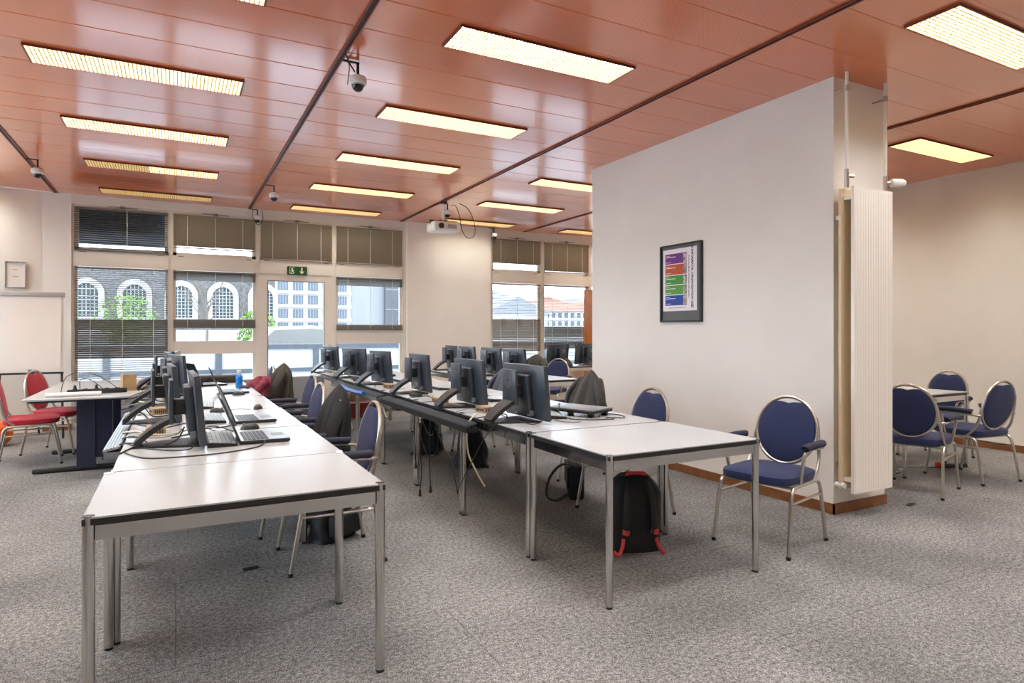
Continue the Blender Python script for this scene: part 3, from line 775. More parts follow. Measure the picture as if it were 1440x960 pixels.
# closed laptop on a grey pad at right row
cl = thing('closed_laptop', 'closed dark laptop with cord on the right row before the grey coat', 'laptop', (2.56, 3.78, TZ), .35)
MB().rbox(-.13, .13, -.19, .19, .028, .045, .004, 2).build('base', M['blackmatt'], cl)
MB().rbox(-.13, .13, -.19, .19, .0455, .056, .003, 2).build('lid', M['grey'], cl)
for yy in (-.15, .15): MB().rbox(-.10, -.07, yy-.02, yy+.02, 0, .03, .003, 1).build('foot', M['blackmatt'], cl)
for yy in (-.15, .15): MB().rbox(.07, .10, yy-.02, yy+.02, 0, .03, .003, 1).build('foot', M['blackmatt'], cl)

# small tan boxes with ports
def make_cbox():
    t = thing('connection_box', 'box', 'connection box')
    MB().rbox(-.05, .05, -.065, .065, .0, .045, .003, 1).build('case', M['tan'], t)
    p = MB()
    for k in range(4): p.box(-.0515, -.049, -.05+.026*k, -.034+.026*k, .012, .03)
    p.build('ports', M['blackmatt'], t)
    v = MB()
    for k in range(6): v.box(-.035+.013*k, -.028+.013*k, -.0662, -.064, .01, .036)
    v.build('vents', M['ink'], t)
    return t
CB = Proto(make_cbox()); bg = 'small tan boxes with ports on the tables'
for (x, y, a), n in zip([(-.10, 4.22, 0), (-.11, 5.25, .2), (-.05, 6.25, 0), (2.02, 4.22, .1), (1.96, 4.98, .05), (1.98, 6.45, .1), (1.96, 8.75, 0), (3.72, 7.25, 0), (5.5, 9.12, .1)],
        ['tan port box behind the nearest monitor on the left row', 'tan port box behind the second monitor on the left row', 'tan port box behind the third monitor on the left row',
         'tan port box between the two nearest monitors, right row', 'tan port box left of the second nearest monitor, right row', 'tan port box behind the third nearest monitor, right row',
         'tan port box by the window-end monitor, right row', 'tan port box under the back row monitors', 'tan port box before the monitor pair by the far window']):
    CB.put((x, y, TZ), a, n, bg)

# bottle
bt = thing('bottle', 'blue water bottle with clear cap on the left table row', 'bottle', (.59, 7.23, TZ))
MB().lathe([(.0, .0), (.032, 0), (.035, .006), (.035, .11), (.033, .125), (.022, .14), (.02, .142)], 24).build('body', M['bottle'], bt)
MB().lathe([(.021, .14), (.021, .15), (.024, .152), (.024, .185), (.02, .19), (0, .19)], 20).build('cap', M['clear'], bt)
# black bag lying on the table end
bgx = thing('laptop_bag', 'flat black bag lying on the window end of the left tables', 'bag', (.42, 8.1, TZ))
MB().rbox(-.24, .24, -.10, .10, 0, .085, .03, 3).build('body', M['coat'], bgx)
MB().tube(smooth([(-.1, -.1, .05), (-.08, -.14, .06), (.08, -.14, .06), (.1, -.1, .05)], 6), .008, 6).build('handle', M['bag'], bgx)

# cable trays
def tray(x, y0, y1, label, m1='silver', m2='grey'):
    t = thing('cable_tray', label, 'cable tray', (x, (y0+y1)/2, .72))
    h = (y1-y0)/2; m = MB(); m.prism([(-.03, -.03), (.05, -.012), (.05, -.004), (-.03, -.022)], 'y', -h, h)
    for k in range(5): 
        xx = -.027+.0157*k; z = -.0215+(xx+.03)*.225
        m.box(xx, xx+.009, -h, h, z, z+.006)
    m.build('ribbed_lid', M[m1], t)
    MB().box(-.03, -.025, -h, h, -.065, -.028).box(-.03, .05, -h, h, -.068, -.063).box(-.03, .05, -h, -h+.004, -.065, -.03).box(-.03, .05, h-.004, h, -.065, -.03).build('channel', M[m2], t)
    for yy in (-h+.1, h-.1): MB().box(.05, .075, yy-.02, yy+.02, -.05, -.01).build('bracket', M['blackmatt'], t)
    return t
tray(-.315, 4.0, 5.75, 'ribbed metal cable tray along the left edge of the left table row')
tray(1.755, 3.9, 5.95, 'ribbed dark cable tray along the aisle edge of right row, nearer one', 'trayd', 'blackmatt')
tray(1.755, 6.05, 8.1, 'ribbed cable tray along the aisle edge of right row, farther one', 'trayd', 'grey')

# ------------------------------------------------------------------ cables
def cable(pts, label, m='cable', r=.0035, group=None, plug=False, n=7):
    if plug:
        t = thing('cable', label, 'cable', pts[0], 0, group); p0 = Vector(pts[0])
        P = [Vector(p)-p0 for p in pts]
        MB().tube(smooth(P, n), r, 6).build('cord', M[m], t)
        e = P[-1]
        MB().cyl(e.x, e.y, e.z-.05, e.z+.005, .014, 8, .007).build('plug', M[m], t)
        return t
    o = MB().tube(smooth(pts, n), r, 6).build('cable', M[m])
    return tag(o, label, 'cable', group)
zt = TZ+.004
cable([(-.22, 3.62, zt), (-.12, 3.42, zt), (.05, 3.38, zt), (.22, 3.4, zt), (.38, 3.5, zt), (.42, 3.6, zt+.012)], 'black cable curving across the near left table before keyboard and laptop')
cable([(-.24, 3.95, zt), (-.16, 3.75, zt), (-.04, 3.6, zt), (.06, 3.52, zt+.01), (.09, 3.6, zt+.03)], 'black cable looping round the foot of the nearest left-row monitor')
cable([(-.24, 4.15, zt), (-.1, 4.05, zt), (.0, 3.98, zt+.02), (.03, 3.9, zt+.06)], 'black cable from the tray to the nearest left-row monitor', 'cableg')
cable([(-.27, 4.3, zt), (-.15, 4.35, zt), (-.05, 4.45, zt), (.05, 4.6, zt), (.12, 4.7, zt)], 'grey cable lying behind the second left-row monitor', 'cableg')
cable([(-.26, 4.8, zt), (-.18, 4.6, zt), (-.1, 4.55, zt), (-.02, 4.62, zt+.02)], 'black cable looping behind second left-row monitor')
cable([(.30, 4.1, zt), (.22, 4.2, zt+.02), (.16, 4.12, zt+.03), (.2, 4.02, zt+.02), (.28, 4.05, zt)], 'black cable coil between the first keyboard and second laptop')
cable([(.5, 5.2, zt), (.4, 5.25, zt), (.3, 5.15, zt), (.2, 5.18, zt)], 'thin mouse cord trailing left from the lone mouse', 'cableg', .002)
tang = 'tangled cables at the left edge of the left table row'
for k in range(14):
    y = 5.3+.24*k*.9; a = rnd.uniform(-.1, .1)
    cable([(-.33+rnd.uniform(-.05, .05), y, zt+.01), (-.22+a, y+rnd.uniform(-.15, .15), zt+rnd.uniform(.02, .11)), (-.14, y+rnd.uniform(-.2, .2), zt+rnd.uniform(0, .03)), (-.05+a, y+rnd.uniform(-.2, .2), zt), (.03, y+.1, zt)],
          'cable in the tangle along the left edge of the left table row', ('cable', 'cable', 'cableg', 'cablew')[k % 4], .005, tang)
for pts, lb, mt in (
    ([(-.26, 3.9, zt), (-.2, 3.78, zt+.02), (-.1, 3.72, zt), (0, 3.7, zt+.03), (.04, 3.68, zt+.1)], 'black cable rising to the back of the nearest left-row monitor', 'cable'),
    ([(-.26, 4.1, zt), (-.2, 3.95, zt+.03), (-.13, 3.86, zt), (-.2, 3.74, zt), (-.24, 3.6, zt)], 'black cable bent along the left table edge beside the tray end', 'cable'),
    ([(-.27, 4.35, zt), (-.2, 4.22, zt+.02), (-.12, 4.13, zt+.01), (-.02, 4.16, zt), (.06, 4.3, zt)], 'cream cable passing the nearest tan port box on the left row', 'cablew'),
    ([(-.27, 4.6, zt+.02), (-.18, 4.45, zt+.05), (-.1, 4.35, zt+.02), (-.1, 4.27, zt+.02)], 'black cable plugged into the nearest tan port box on the left row', 'cable'),
    ([(-.27, 4.95, zt+.02), (-.2, 4.8, zt+.06), (-.12, 4.7, zt), (0, 4.72, zt+.05)], 'grey cable rising to the second left-row monitor', 'cableg'),
    ([(-.28, 5.2, zt+.03), (-.2, 5.05, zt+.07), (-.14, 5.0, zt+.01), (-.06, 5.08, zt), (.05, 5.2, zt)], 'black cable arching near the second tan port box on the left row', 'cable'),
    ([(-.02, 4.0, zt), (.06, 4.1, zt), (.14, 4.16, zt+.015), (.24, 4.3, zt), (.34, 4.36, zt)], 'black cable running behind the first keyboard to the second laptop', 'cable')):
    cable(pts, lb, mt, .0042)
tang2 = 'tangled cables on the right table row'
for k in range(16):
    y = 3.9+.36*k
    cable([(1.80, y, zt+.006), (1.90+rnd.uniform(-.03, .05), y+rnd.uniform(-.15, .15), zt+rnd.uniform(.0, .05)), (1.97, y+rnd.uniform(-.15, .2), zt+rnd.uniform(0, .02)), (2.06+rnd.uniform(-.06, .06), y+rnd.uniform(0, .3), zt)],
          'cable in the tangle behind the right-row monitors', ('cable', 'cableg', 'cablew', 'cable')[k % 4], .0035, tang2)
cable([(2.1, 3.52, zt+.02), (1.98, 3.45, zt+.01), (1.86, 3.55, zt+.03), (1.78, 3.66, .70), (1.76, 3.9, .45), (1.80, 4.2, .22), (1.81, 4.24, .17)], 'black cable sweeping from the nearest right-row monitor down to a table leg')
cable([(1.86, 4.05, zt+.01), (1.78, 4.0, .69), (1.79, 4.02, .5), (1.83, 3.95, .36), (1.86, 3.9, .28)], 'cream cable hanging with a loose end under the right row tray', 'cablew', .006)
cable([(1.76, 4.85, .70), (1.74, 4.86, .45), (1.75, 4.85, .2), (1.74, 4.86, .06)], 'hanging black power cord with plug near the floor, right row, left of pair', 'cable', .004, None, True)
cable([(1.77, 4.7, .70), (1.77, 4.72, .5), (1.76, 4.7, .3), (1.77, 4.7, .12)], 'hanging black power cord with plug, right row, right of pair', 'cable', .004, None, True)
cable([(1.77, 5.05, .70), (1.75, 5.03, .55), (1.75, 5.0, .35), (1.76, 5.02, .25)], 'short hanging black power cord with plug between right-row legs', 'cable', .004, None, True)
cable([(1.75, 4.95, .70), (1.74, 4.85, .5), (1.75, 4.7, .36), (1.76, 4.55, .42), (1.76, 4.5, .68)], 'black cable drooping in a deep loop from the right row tray')
cable([(1.75, 4.9, .69), (1.75, 4.75, .56), (1.75, 4.6, .54), (1.75, 4.52, .69)], 'black cable drooping in a shallow loop from the right row tray')
cable([(1.76, 4.48, .69), (1.77, 4.46, .5), (1.79, 4.3, .34), (1.81, 4.25, .15)], 'black cable slanting down to the third right-row leg')
cable([(1.76, 5.9, .68), (1.72, 5.95, .55), (1.74, 6.02, .35), (1.70, 5.98, .22)], 'cream cable dangling behind the first blue chair', 'cablew', .006)
cable([(1.76, 5.95, .68), (1.80, 5.9, .58), (1.82, 6.05, .5), (1.78, 6.15, .69)], 'cream cable looped under the aisle edge of the right row', 'cablew', .006)
for k in range(5):
    cable([(1.78, 7.3+.16*k, .69), (1.74, 7.28+.16*k, .52), (1.78, 7.36+.16*k, .36+.04*k), (1.82, 7.4+.16*k, .2+.05*k)], 'pale cable in the bunch hanging under the far right row', ('cablew', 'cableg')[k % 2], .006, 'pale cables hanging under the far right row')
cable([(1.70, 7.4, .70), (1.69, 7.1, .69), (1.69, 6.7, .69), (1.70, 6.45, .70)], 'blue cable bundle lying on the farther cable tray', 'cableblue', .022)
cable([(2.62, 3.55, zt), (2.72, 3.48, zt), (2.78, 3.62, zt), (2.7, 3.72, zt), (2.6, 3.6, zt)], 'black cord looped in front of the closed laptop')
cable([(2.5, 3.98, zt+.05), (2.44, 3.86, zt+.075), (2.38, 3.78, zt+.03), (2.36, 3.62, zt), (2.46, 3.5, zt), (2.62, 3.46, zt)], 'black cord trailing over the closed laptop onto the table')
cable([(2.26, 3.66, zt), (2.24, 3.52, zt), (2.34, 3.46, zt), (2.42, 3.6, zt)], 'thin grey cord curled beside the nearest right-row monitor', 'cableg', .0022)
cable([(-.95, 7.2, zt+.01), (-.9, 7.26, zt+.17), (-.7, 7.3, zt+.18), (-.48, 7.28, zt+.02)], 'black cable arching high over the power strip on the desk')
cable([(-.80, 7.22, zt+.04), (-.8, 7.26, zt+.13), (-.72, 7.3, zt+.12), (-.6, 7.26, zt+.02)], 'black cable arching low over the power strip on the desk')
# adapter bricks
ab = MB().rbox(-.03, .03, -.06, .06, 0, .03, .006, 2).build('power_adapter', M['blackmatt']); tag(ab, 'x', 'power adapter')
AB = Proto(ab); ag = 'black power adapters on the tables'
for (x, y, a), n in zip([(-.20, 5.9, .3), (-.22, 6.15, 1.1), (-.19, 6.5, .2), (-.16, 7.15, .7), (1.93, 5.5, .4), (1.92, 7.5, .9), (1.95, 7.8, .2), (2.3, 4.35, .6), (2.5, 8.1, .4), (2.35, 9.0, 1.2)],
        ['power adapter in the left-row tangle near the tray end', 'power adapter in the left-row tangle beside the desk corner', 'power adapter on the left row behind the third monitor', 'power adapter on the left row behind the fourth monitor',
         'power adapter on the aisle edge near the third right-row monitor', 'power adapter behind the fourth right-row monitor', 'power adapter before the fifth right-row monitor', 'power adapter on the right row between the two nearest monitors',
         'power adapter in mid table on the far right row', 'power adapter by the window end of the right row']):
    AB.put((x, y, TZ), a, n, ag)
# things on the big desk
ps = thing('power_strip', 'black power strip on the big left desk', 'power strip', (-.66, 7.22, .742), .1)
MB().rbox(-.24, .24, -.03, .03, 0, .045, .006, 2).build('body', M['blackmatt'], ps)
for k in range(5): MB().cyl(-.18+.085*k, 0, .044, .05, .02, 14).build('socket', M['rubber'], ps)
for k in (0, 2): MB().cyl(-.18+.085*k, 0, .05, .085, .016, 10, .009).build('plug', M['blackmatt'], ps)
tb = thing('carton', 'small tan cardboard box standing on the big left desk', 'box', (-.42, 7.45, .742), .3)
MB().box(-.06, .06, -.05, .05, 0, .16).build('body', M['carton'], tb); MB().box(-.061, .061, -.02, .02, .1595, .161).build('tape', M['tan'], tb)
pr_ = thing('paper_roll', 'rolled white paper lying on the big left desk', 'paper', (-.83, 6.98, .742), .05)
MB().tube([(-.2, 0, .02), (.22, 0, .02)], .02, 14).build('roll', M['paper'], pr_); MB().tube([(.218, 0, .02), (.223, 0, .02)], .012, 12).build('core', M['grey'], pr_)

# ------------------------------------------------------------------ bags
def backpack(loc, rz, label, accents=True, sc=1.0, h=.5, slump=0.0):
    t = thing('backpack', label, 'backpack', loc, rz)
    w, d = .165*sc, .10*sc
    def fn(u, v):
        a = 2*PI*u; z = h*v
        tap = ((1-.5*max(0, v-.72)**2/.0784*.9) if v > .72 else 1-.06*(1-v))*(1-slump*v)*(1+slump*.25*math.sin(9*v+3*a)*(v > .05)*(v < .95))
        ca, sa = math.cos(a), math.sin(a)
        e = .55
        return Vector((d*math.copysign(abs(ca)**e, ca)*tap*(1+.05*math.sin(5*v*3)), w*math.copysign(abs(sa)**e, sa)*tap, z*(1-.02*abs(sa))))
    b = MB().grid(fn, 48, 18, True)
    b.add([fn(u/48, 1) for u in range(48)], [tuple(range(48))]); b.add([fn(u/48, 0) for u in range(48)], [tuple(range(48))[::-1]])
    b.build('body', M['bag'], t)
    MB().rbox(-d-.05, -d+.03, -w*.75, w*.75, .03, h*.55, .025, 3).build('front_pocket', M['bag'], t)
    ac = M['bagred'] if accents else M['bag']
    MB().tube(smooth([(d*.3, -.05, h*.965), (d*.55, -.045, h+.012), (d*.55, .045, h+.012), (d*.3, .05, h*.965)], 6), .013, 8, flat=.6).build('handle', ac, t)
    for s in (-1, 1):
        st = MB().tube(smooth([(d*.75, s*.05, h*.93), (d+.015, s*.07, h*.8), (d+.03, s*.085, h*.55), (d+.03, s*.09, h*.33), (d+.02, s*.1, h*.22)], 6), .024, 8, flat=.45).build('strap', M['bag'], t)
        MB().tube(smooth([(d+.032, s*.09, h*.33), (d+.03, s*.092, h*.27)], 4), .026, 8, flat=.55).build('strap_pad', ac, st)
        MB().tube(smooth([(d+.02, s*.1, h*.22), (d+.035, s*.115, h*.1), (d+.05, s*.14, .012), (d+.0, s*.15, .012)], 6), .012, 8, flat=.5).build('strap_tail', ac, st)
    return t
backpack((2.50, 3.11, 0), -PI/2-.35, 'black backpack with red accents standing under the near right table', True, 1.0, .46)
backpack((.90, 4.2, 0), 2.2, 'black backpack on the floor behind the near left table', False, 1.05, .32, .3)
backpack((2.60, 5.75, 0), -1.9, 'black backpack under the right row behind the paired legs', False, 1.1, .40, .42)
backpack((2.45, 6.6, 0), -2.2, 'black backpack farther under the right row, half hidden by legs', False, 1.1, .36, .45)
sb = thing('shoulder_bag', 'black shoulder bag with loop strap under the second right-row table', 'bag', (2.88, 4.33, 0), -.5)
MB().rbox(-.06, .06, -.19, .19, 0, .27, .03, 3).build('body', M['bag'], sb)
MB().rbox(-.075, -.055, -.17, .17, .09, .26, .008, 2).build('flap', M['bag'], sb)
MB().tube(smooth([(0, -.17, .26), (-.12, -.24, .30), (-.22, -.27, .2), (-.24, -.26, .06), (-.16, -.22, .015), (-.07, -.17, .05)], 7), .02, 8, flat=.35).build('strap', M['coatolive'], sb)
MB().box(-.077, -.074, -.02, .02, .1, .13).build('buckle', M['chrome'], sb)

rb = thing('box', 'red box with pale ends on the floor under the far right row', 'box', (2.52, 9.75, 0), .1)
MB().box(-.2, .2, -.14, .14, .02, .24).build('body', M['redbox'], rb); MB().box(-.215, -.2, -.145, .145, 0, .25).build('end_cap', M['carton'], rb); MB().box(.2, .215, -.145, .145, 0, .25).build('end_cap', M['carton'], rb); MB().box(-.2, .2, -.145, .145, 0, .02).build('bottom', M['carton'], rb)
cb2 = thing('carton', 'plain tan carton behind the red box under the far right row', 'box', (2.45, 10.1, 0), 0)
MB().box(-.2, .2, -.1, .1, 0, .36).build('body', M['carton'], cb2); MB().box(-.201, .201, -.02, .02, .3595, .362).build('tape', M['tan'], cb2)
bl_ = thing('ball', 'orange ball on the floor behind the nearest red chair', 'ball', (-1.83, 9.3, 0))
MB().lathe([(.0, 0)]+[(.15*math.sin(PI*k/16), .15-.15*math.cos(PI*k/16)) for k in range(1, 16)]+[(0, .3)], 28).build('skin', M['ball'], bl_)
MB().lathe([(.1502, -.004), (.1514, 0), (.1502, .004)], 28, (0, 0, .15)).build('seam', M['ball'], bl_)
px_ = thing('floor_socket', 'small black cover lying on the carpet near the wall block corner', 'floor cover', (5.0, 2.87, 0), .2)
MB().rbox(-.05, .05, -.02, .02, 0, .008, .003, 1).build('cover', M['blackmatt'], px_); MB().box(-.02, .02, -.008, .008, .008, .010).build('lid', M['rubber'], px_)
px2 = thing('floor_socket', 'small black cover on the carpet beneath the near left table', 'floor cover', (.37, 3.84, 0), .1)
MB().rbox(-.04, .04, -.02, .02, 0, .008, .003, 1).build('cover', M['blackmatt'], px2); MB().box(-.015, .015, -.008, .008, .008, .010).build('lid', M['rubber'], px2)
p3 = thing('power_strip', 'black power strip with red switch on the floor under the nook table', 'power strip', (6.62, 3.5, 0), -.3)
MB().rbox(-.04, .26, -.03, .03, 0, .04, .006, 2).build('body', M['blackmatt'], p3); MB().rbox(-.07, -.02, -.02, .02, .01, .06, .008, 2).build('switch', M['ledred'], p3)
cable([(6.55, 3.5, .012), (6.4, 3.62, .006), (6.2, 3.7, .006), (6.0, 3.55, .006), (5.7, 3.75, .006)], 'black cord winding over the carpet under the nook table')

# ------------------------------------------------------------------ flipchart, wall frame, cabinet
fc = thing('flipchart', 'white flipchart on dark legs in the left corner', 'flipchart', (-1.58, 9.72, 0))
ln_ = Matrix.Translation((0, 0, .82)) @ Matrix.Rotation(R(-6), 4, 'X') @ Matrix.Translation((0, 0, -.82))
MB().box(-.33, .33, 0, .018, .82, 1.80, ln_).build('board', M['white'], fc)
pm = MB().grid(lambda u, v: ln_ @ Vector((-.30+.6*u, -.004-.012*math.sin(v*PI)*(.4+.6*math.sin(3*v+u)), .845+.93*v)), 10, 20); pm.build('paper_pad', M['paper'], fc)
MB().rbox(-.335, .335, -.035, .02, 1.775, 1.83, .01, 2, ln_).build('clamp_bar', M['flipframe'], fc)
MB().box(-.33, .33, -.05, .01, .80, .822, ln_).build('pen_tray', M['blackmatt'], fc)
MB().box(-.03, .03, -.02, .0, .83, .86, ln_).build('clip', M['grey'], fc)
for s in (-1, 1): MB().tube([(s*.31, .01, .8), (s*.34, -.12, 0)], .013, 8).build('leg', M['blackmatt'], fc)
MB().tube([(0, .10, 1.5), (0, .5, .0)], .013, 8).build('leg', M['blackmatt'], fc)
wf = thing('wall_frame', 'small silver-framed white notice on the left wall above the flipchart', 'picture', (-1.845, 10.335, 1.9), .17)
MB().box(-.105, .105, -.004, .006, 0, .34).build('backing', M['paper'], wf)
f = MB()
for a, b, c, d in ((-.11, .11, -.005, .012), (-.11, .11, .328, .345)): f.rbox(a, b, -.016, .004, c, d, .003, 1)
for a, b in ((-.11, -.096), (.096, .11)): f.rbox(a, b, -.016, .004, 0, .34, .003, 1)
f.build('frame', M['silver'], wf)
f = MB().box(-.03, .02, -.006, -.004, .235, .241).box(-.035, .03, -.006, -.004, .15, .154).box(-.02, .02, -.006, -.004, .142, .145); f.build('print', M['grey'], wf)
cbn = thing('cabinet', 'tall orange wood cabinet by the far window', 'cabinet', (7.3, 9.75, 0))
MB().box(-.48, .48, -.2, .2, .06, 2.1).build('carcass', M['orange_wood'], cbn); MB().box(-.46, .46, -.18, .18, 0, .06).build('plinth', M['edge'], cbn)
for s in (-1, 1):
    d = MB().box(-.475 if s < 0 else .004, -.004 if s < 0 else .475, -.222, -.2, .07, 2.09).build('door', M['orange_wood'], cbn)
    MB().tube([(s*.04, -.23, 1.0), (s*.04, -.245, 1.02), (s*.04, -.245, 1.12), (s*.04, -.23, 1.14)], .006, 6).build('handle', M['satin'], d)

# ------------------------------------------------------------------ poster on the wall block
po = thing('poster', 'framed poster of coloured bands on the white wall block', 'picture', (BX0, 4.565, 1.43), 0)
PWD, PH = .27, .73
MB().box(-.012, -.004, -PWD, PWD, 0, PH).build('backing', M['posterglass'], po)
f = MB()
f.box(-.028, 0, -PWD-.008, -PWD+.012, -.005, PH+.005).box(-.028, 0, PWD-.012, PWD+.008, -.005, PH+.005).box(-.028, 0, -PWD, PWD, -.008, .010).box(-.028, 0, -PWD, PWD, PH-.010, PH+.008)
f.build('frame', M['posterframe'], po)
# the sheet: seen from -X, left in the picture is +Y
ph = MB().box(-.0145, -.012, -PWD+.058, PWD-.028, .10, PH-.035).build('sheet', M['pwhite'], po)
u0, u1 = PWD-.06, -PWD+.185      # band extents, left (+Y) to right (-Y)
zs = [PH-.075, PH-.18, PH-.285, PH-.38, PH-.475, PH-.58]
for k, mname in enumerate(('ppurple', 'porange', 'pgreen', 'pgreen2', 'pblue')):
    zt_, zb_ = zs[k]-.004, zs[k+1]+.004
    b = MB().box(-.0152, -.0145, u1, u0, zb_, zt_).build('colour_band', M[mname], po)
    MB().box(-.0158, -.0152, u1, u1+.05, zb_+.004, zt_-.008).build('photo', M['pphoto'], b)
    l = MB()
    for q, (zz, ww) in enumerate(((zt_-.02, .05), (zt_-.034, .13), (zb_+.014, .07))): l.box(-.0158, -.0152, u0-.012-ww, u0-.012, zz, zz+(.006 if q == 1 else .004))
    l.build('lettering', M['pwhite'], b)
rotm = Matrix(((0, 0, -1, 0), (0, -1, 0, 0), (-1, 0, 0, 0), (0, 0, 0, 1)))   # text runs down, letters turned clockwise
def vtext(body, size, y, z, name): 
    # text x -> -z, text y -> -y, normal -> -x
    return textmesh(name, body, size, M['ink'], po, Matrix.Translation((-.0152, y, z)) @ Matrix(((0, 0, -1, 0), (0, -1, 0, 0), (-1, 0, 0, 0), (0, 0, 0, 1))), .0003, size*.03)
vtext('BTS INFORMATIK, ORGANISATION 2021', .034, -PWD+.115, .43, 'headline')
vtext('den Berufen, Bildung und Beratung in Biel und Bern', .019, -PWD+.158, .42, 'subline')
MB().box(-.0155, -.0145, -PWD+.10, -PWD+.104, .125, .16).box(-.0155, -.0145, -PWD+.121, -PWD+.125, .125, .16).box(-.0155, -.0145, -PWD+.104, -PWD+.121, .14, .146).build('emblem', M['ink'], po)
MB().box(-.0155, -.0145, -PWD+.2, u0-.04, .128, .132).build('footer_line', M['grey'], po)

# ------------------------------------------------------------------ radiator on the block end
ra = thing('radiator', 'tall white panel radiator on the end of the wall block', 'radiator', (4.475, BY0, 0))
w = .225
fm = MB().box(-w, w, -.16, -.135, .18, 2.37)
for k in range(15): fm.box(-w+.014+.0295*k, -w+.026+.0295*k, -.1615, -.16, .2, 2.35)
fm.build('front_panel', M['radiator'], ra)
MB().box(-w-.03, w, -.08, -.06, .2, 2.36).build('rear_panel', M['cream'], ra)
MB().box(-w, w, -.134, -.081, 2.28, 2.31).box(-w, w, -.134, -.081, .26, .29).build('collector', M['radiator'], ra)
for zz in (.35, 2.15): MB().box(-w+.02, -w+.06, -.06, 0, zz, zz+.03).box(w-.06, w-.02, -.06, 0, zz, zz+.03).build('bracket', M['satin'], ra)
for xx in (-.22, .235):
    p = MB().tube([(xx, -.1, 3.2), (xx, -.1, 2.36)], .012, 10); p.build('pipe', M['radiator'], ra)
    c = MB().tube([(xx, -.1, 3.08), (xx, 0, 3.08)], .007, 6).cyl(xx, -.1, 3.06, 3.10, .018, 10); c.build('pipe_clip', M['satin'], ra)
    c = MB().cyl(xx, -.1, 2.37, 2.50, .016, 10).tube([(xx, -.1, 2.45), (xx+.05, -.12, 2.45)], .012, 8); c.build('valve', M['satin'], ra)
th_ = MB().tube([(.27, -.12, 2.45), (.285, -.125, 2.45), (.35, -.15, 2.45), (.372, -.157, 2.45)], [.028, .033, .033, .026], 16); th_.build('thermostat_head', M['white'], ra)
MB().tube([(-.24, -.1, .23), (-.24, -.03, .23)], .02, 10).build('bottom_valve', M['white'], ra)

# ------------------------------------------------------------------ cameras, projector
def make_cam():
    t = thing('security_camera', 'c', 'camera')
    MB().lathe([(0, 0), (.03, 0), (.055, -.012), (.06, -.03), (.06, -.055), (.05, -.062), (.0, -.062)], 24).build('housing', M['white'], t)
    MB().lathe([(.043, -.062), (.042, -.075), (.034, -.095), (.02, -.108), (0, -.112)], 20).build('dome', M['screen'], t)
    MB().lathe([(.0455, -.06), (.0455, -.07), (.043, -.072), (.043, -.06)], 20).build('collar', M['silver'], t)
    MB().box(-.008, .008, -.008, .008, 0, .09).box(-.1, .01, -.008, .008, .08, .09).build('bracket', M['ink'], t)
    return t
CM = Proto(make_cam()); cg = 'white dome cameras under the ceiling'
for (x, y, z, a), n in zip([(1.11, 4.36, 3.10, 0), (-1.31, 8.4, 3.09, 0), (1.10, 8.5, 3.09, 0), (1.09, 10.25, 3.08, 0), (3.48, 8.55, 3.09, 0), (5.05, 10.2, 3.09, 0)],
        ['white dome camera nearest the viewer on the middle ceiling track', 'white dome camera on the leftmost ceiling track', 'white dome camera far down the middle ceiling track', 'white dome camera at the window top above the exit sign',
         'white dome camera beside the projector pole', 'white dome camera at the top left of the far right window']):
    CM.put((x, y, z), a, n, cg)
pj = thing('projector', 'white projector hanging on a pole from the ceiling track', 'projector', (3.42, 8.55, 0))
MB().cyl(0, 0, 2.94, 3.2, .022, 14).build('pole', M['white'], pj)
MB().cyl(0, 0, 3.175, 3.2, .05, 16).build('ceiling_flange', M['blackmatt'], pj)
MB().box(-.2, .2, -.012, .012, 2.915, 2.93).box(-.012, .012, -.12, .12, 2.915, 2.93).box(-.21, -.195, -.012, .012, 2.86, 2.93).box(.195, .21, -.012, .012, 2.86, 2.93).build('mount_arms', M['blackmatt'], pj)
MB().rbox(-.21, .21, -.16, .16, 2.76, 2.90, .035, 3).build('body', M['white'], pj)
v = MB()
for k in range(8): v.box(.0+.018*k, .01+.018*k, -.1625, -.158, 2.80, 2.86)
v.build('vent', M['grey'], pj)
MB().tube([(-.1, -.155, 2.83), (-.1, -.175, 2.83)], .04, 18).build('lens', M['screen'], pj)
cable([(3.5, 8.5, 3.14), (3.56, 8.45, 3.14), (3.6, 8.4, 3.0), (3.64, 8.4, 2.8), (3.72, 8.38, 2.68), (3.82, 8.36, 2.72), (3.82, 8.36, 2.9), (3.74, 8.4, 3.1), (3.62, 8.45, 3.18)], 'black cable drooping in a long loop beside the projector', 'cable', .005)
cable([(1.02, 10.2, 3.16), (1.02, 10.2, 3.05), (1.09, 10.19, 2.93), (1.16, 10.2, 3.02), (1.15, 10.22, 3.16)], 'black cable ring below the camera at the window top', 'cable', .005)
cable([(5.0, 10.15, 3.16), (4.97, 10.15, 3.02), (5.0, 10.14, 2.92), (5.06, 10.15, 2.95), (5.06, 10.16, 3.1)], 'black cable loop below the camera at the far window', 'cable', .005)
cable([(1.0, 4.25, 3.19), (1.02, 4.23, 3.1), (1.01, 4.24, 2.98)], 'short black wire hanging from the middle ceiling track', 'cable', .003)
cable([(1.0, 4.36, 3.19), (1.04, 4.38, 3.2), (1.09, 4.36, 3.12)], 'black wire from track to the nearest dome camera', 'cable', .005)

# ------------------------------------------------------------------ outside
struct('ground', MB().box(-120, 260, -40, 420, -.35, -.12), M['asphalt'])
pw = thing('parapet_wall', 'pale low wall with grey rail outside beyond the terrace', 'wall', (2, 14, -.02))
MB().box(-9, 9, 0, .2, 0, .98).build('masonry', M['conc'], pw)
MB().box(-9, 9, -.03, .23, .98, 1.08).build('coping_rail', M['rail'], pw)
MB().box(-9, 9, -.02, 0, .5, .58).build('lower_rail', M['rail'], pw)
for k in range(10): MB().box(-8.9+1.9*k, -8.78+1.9*k, -.04, 0, 0, .98).build('post', M['rail'], pw)
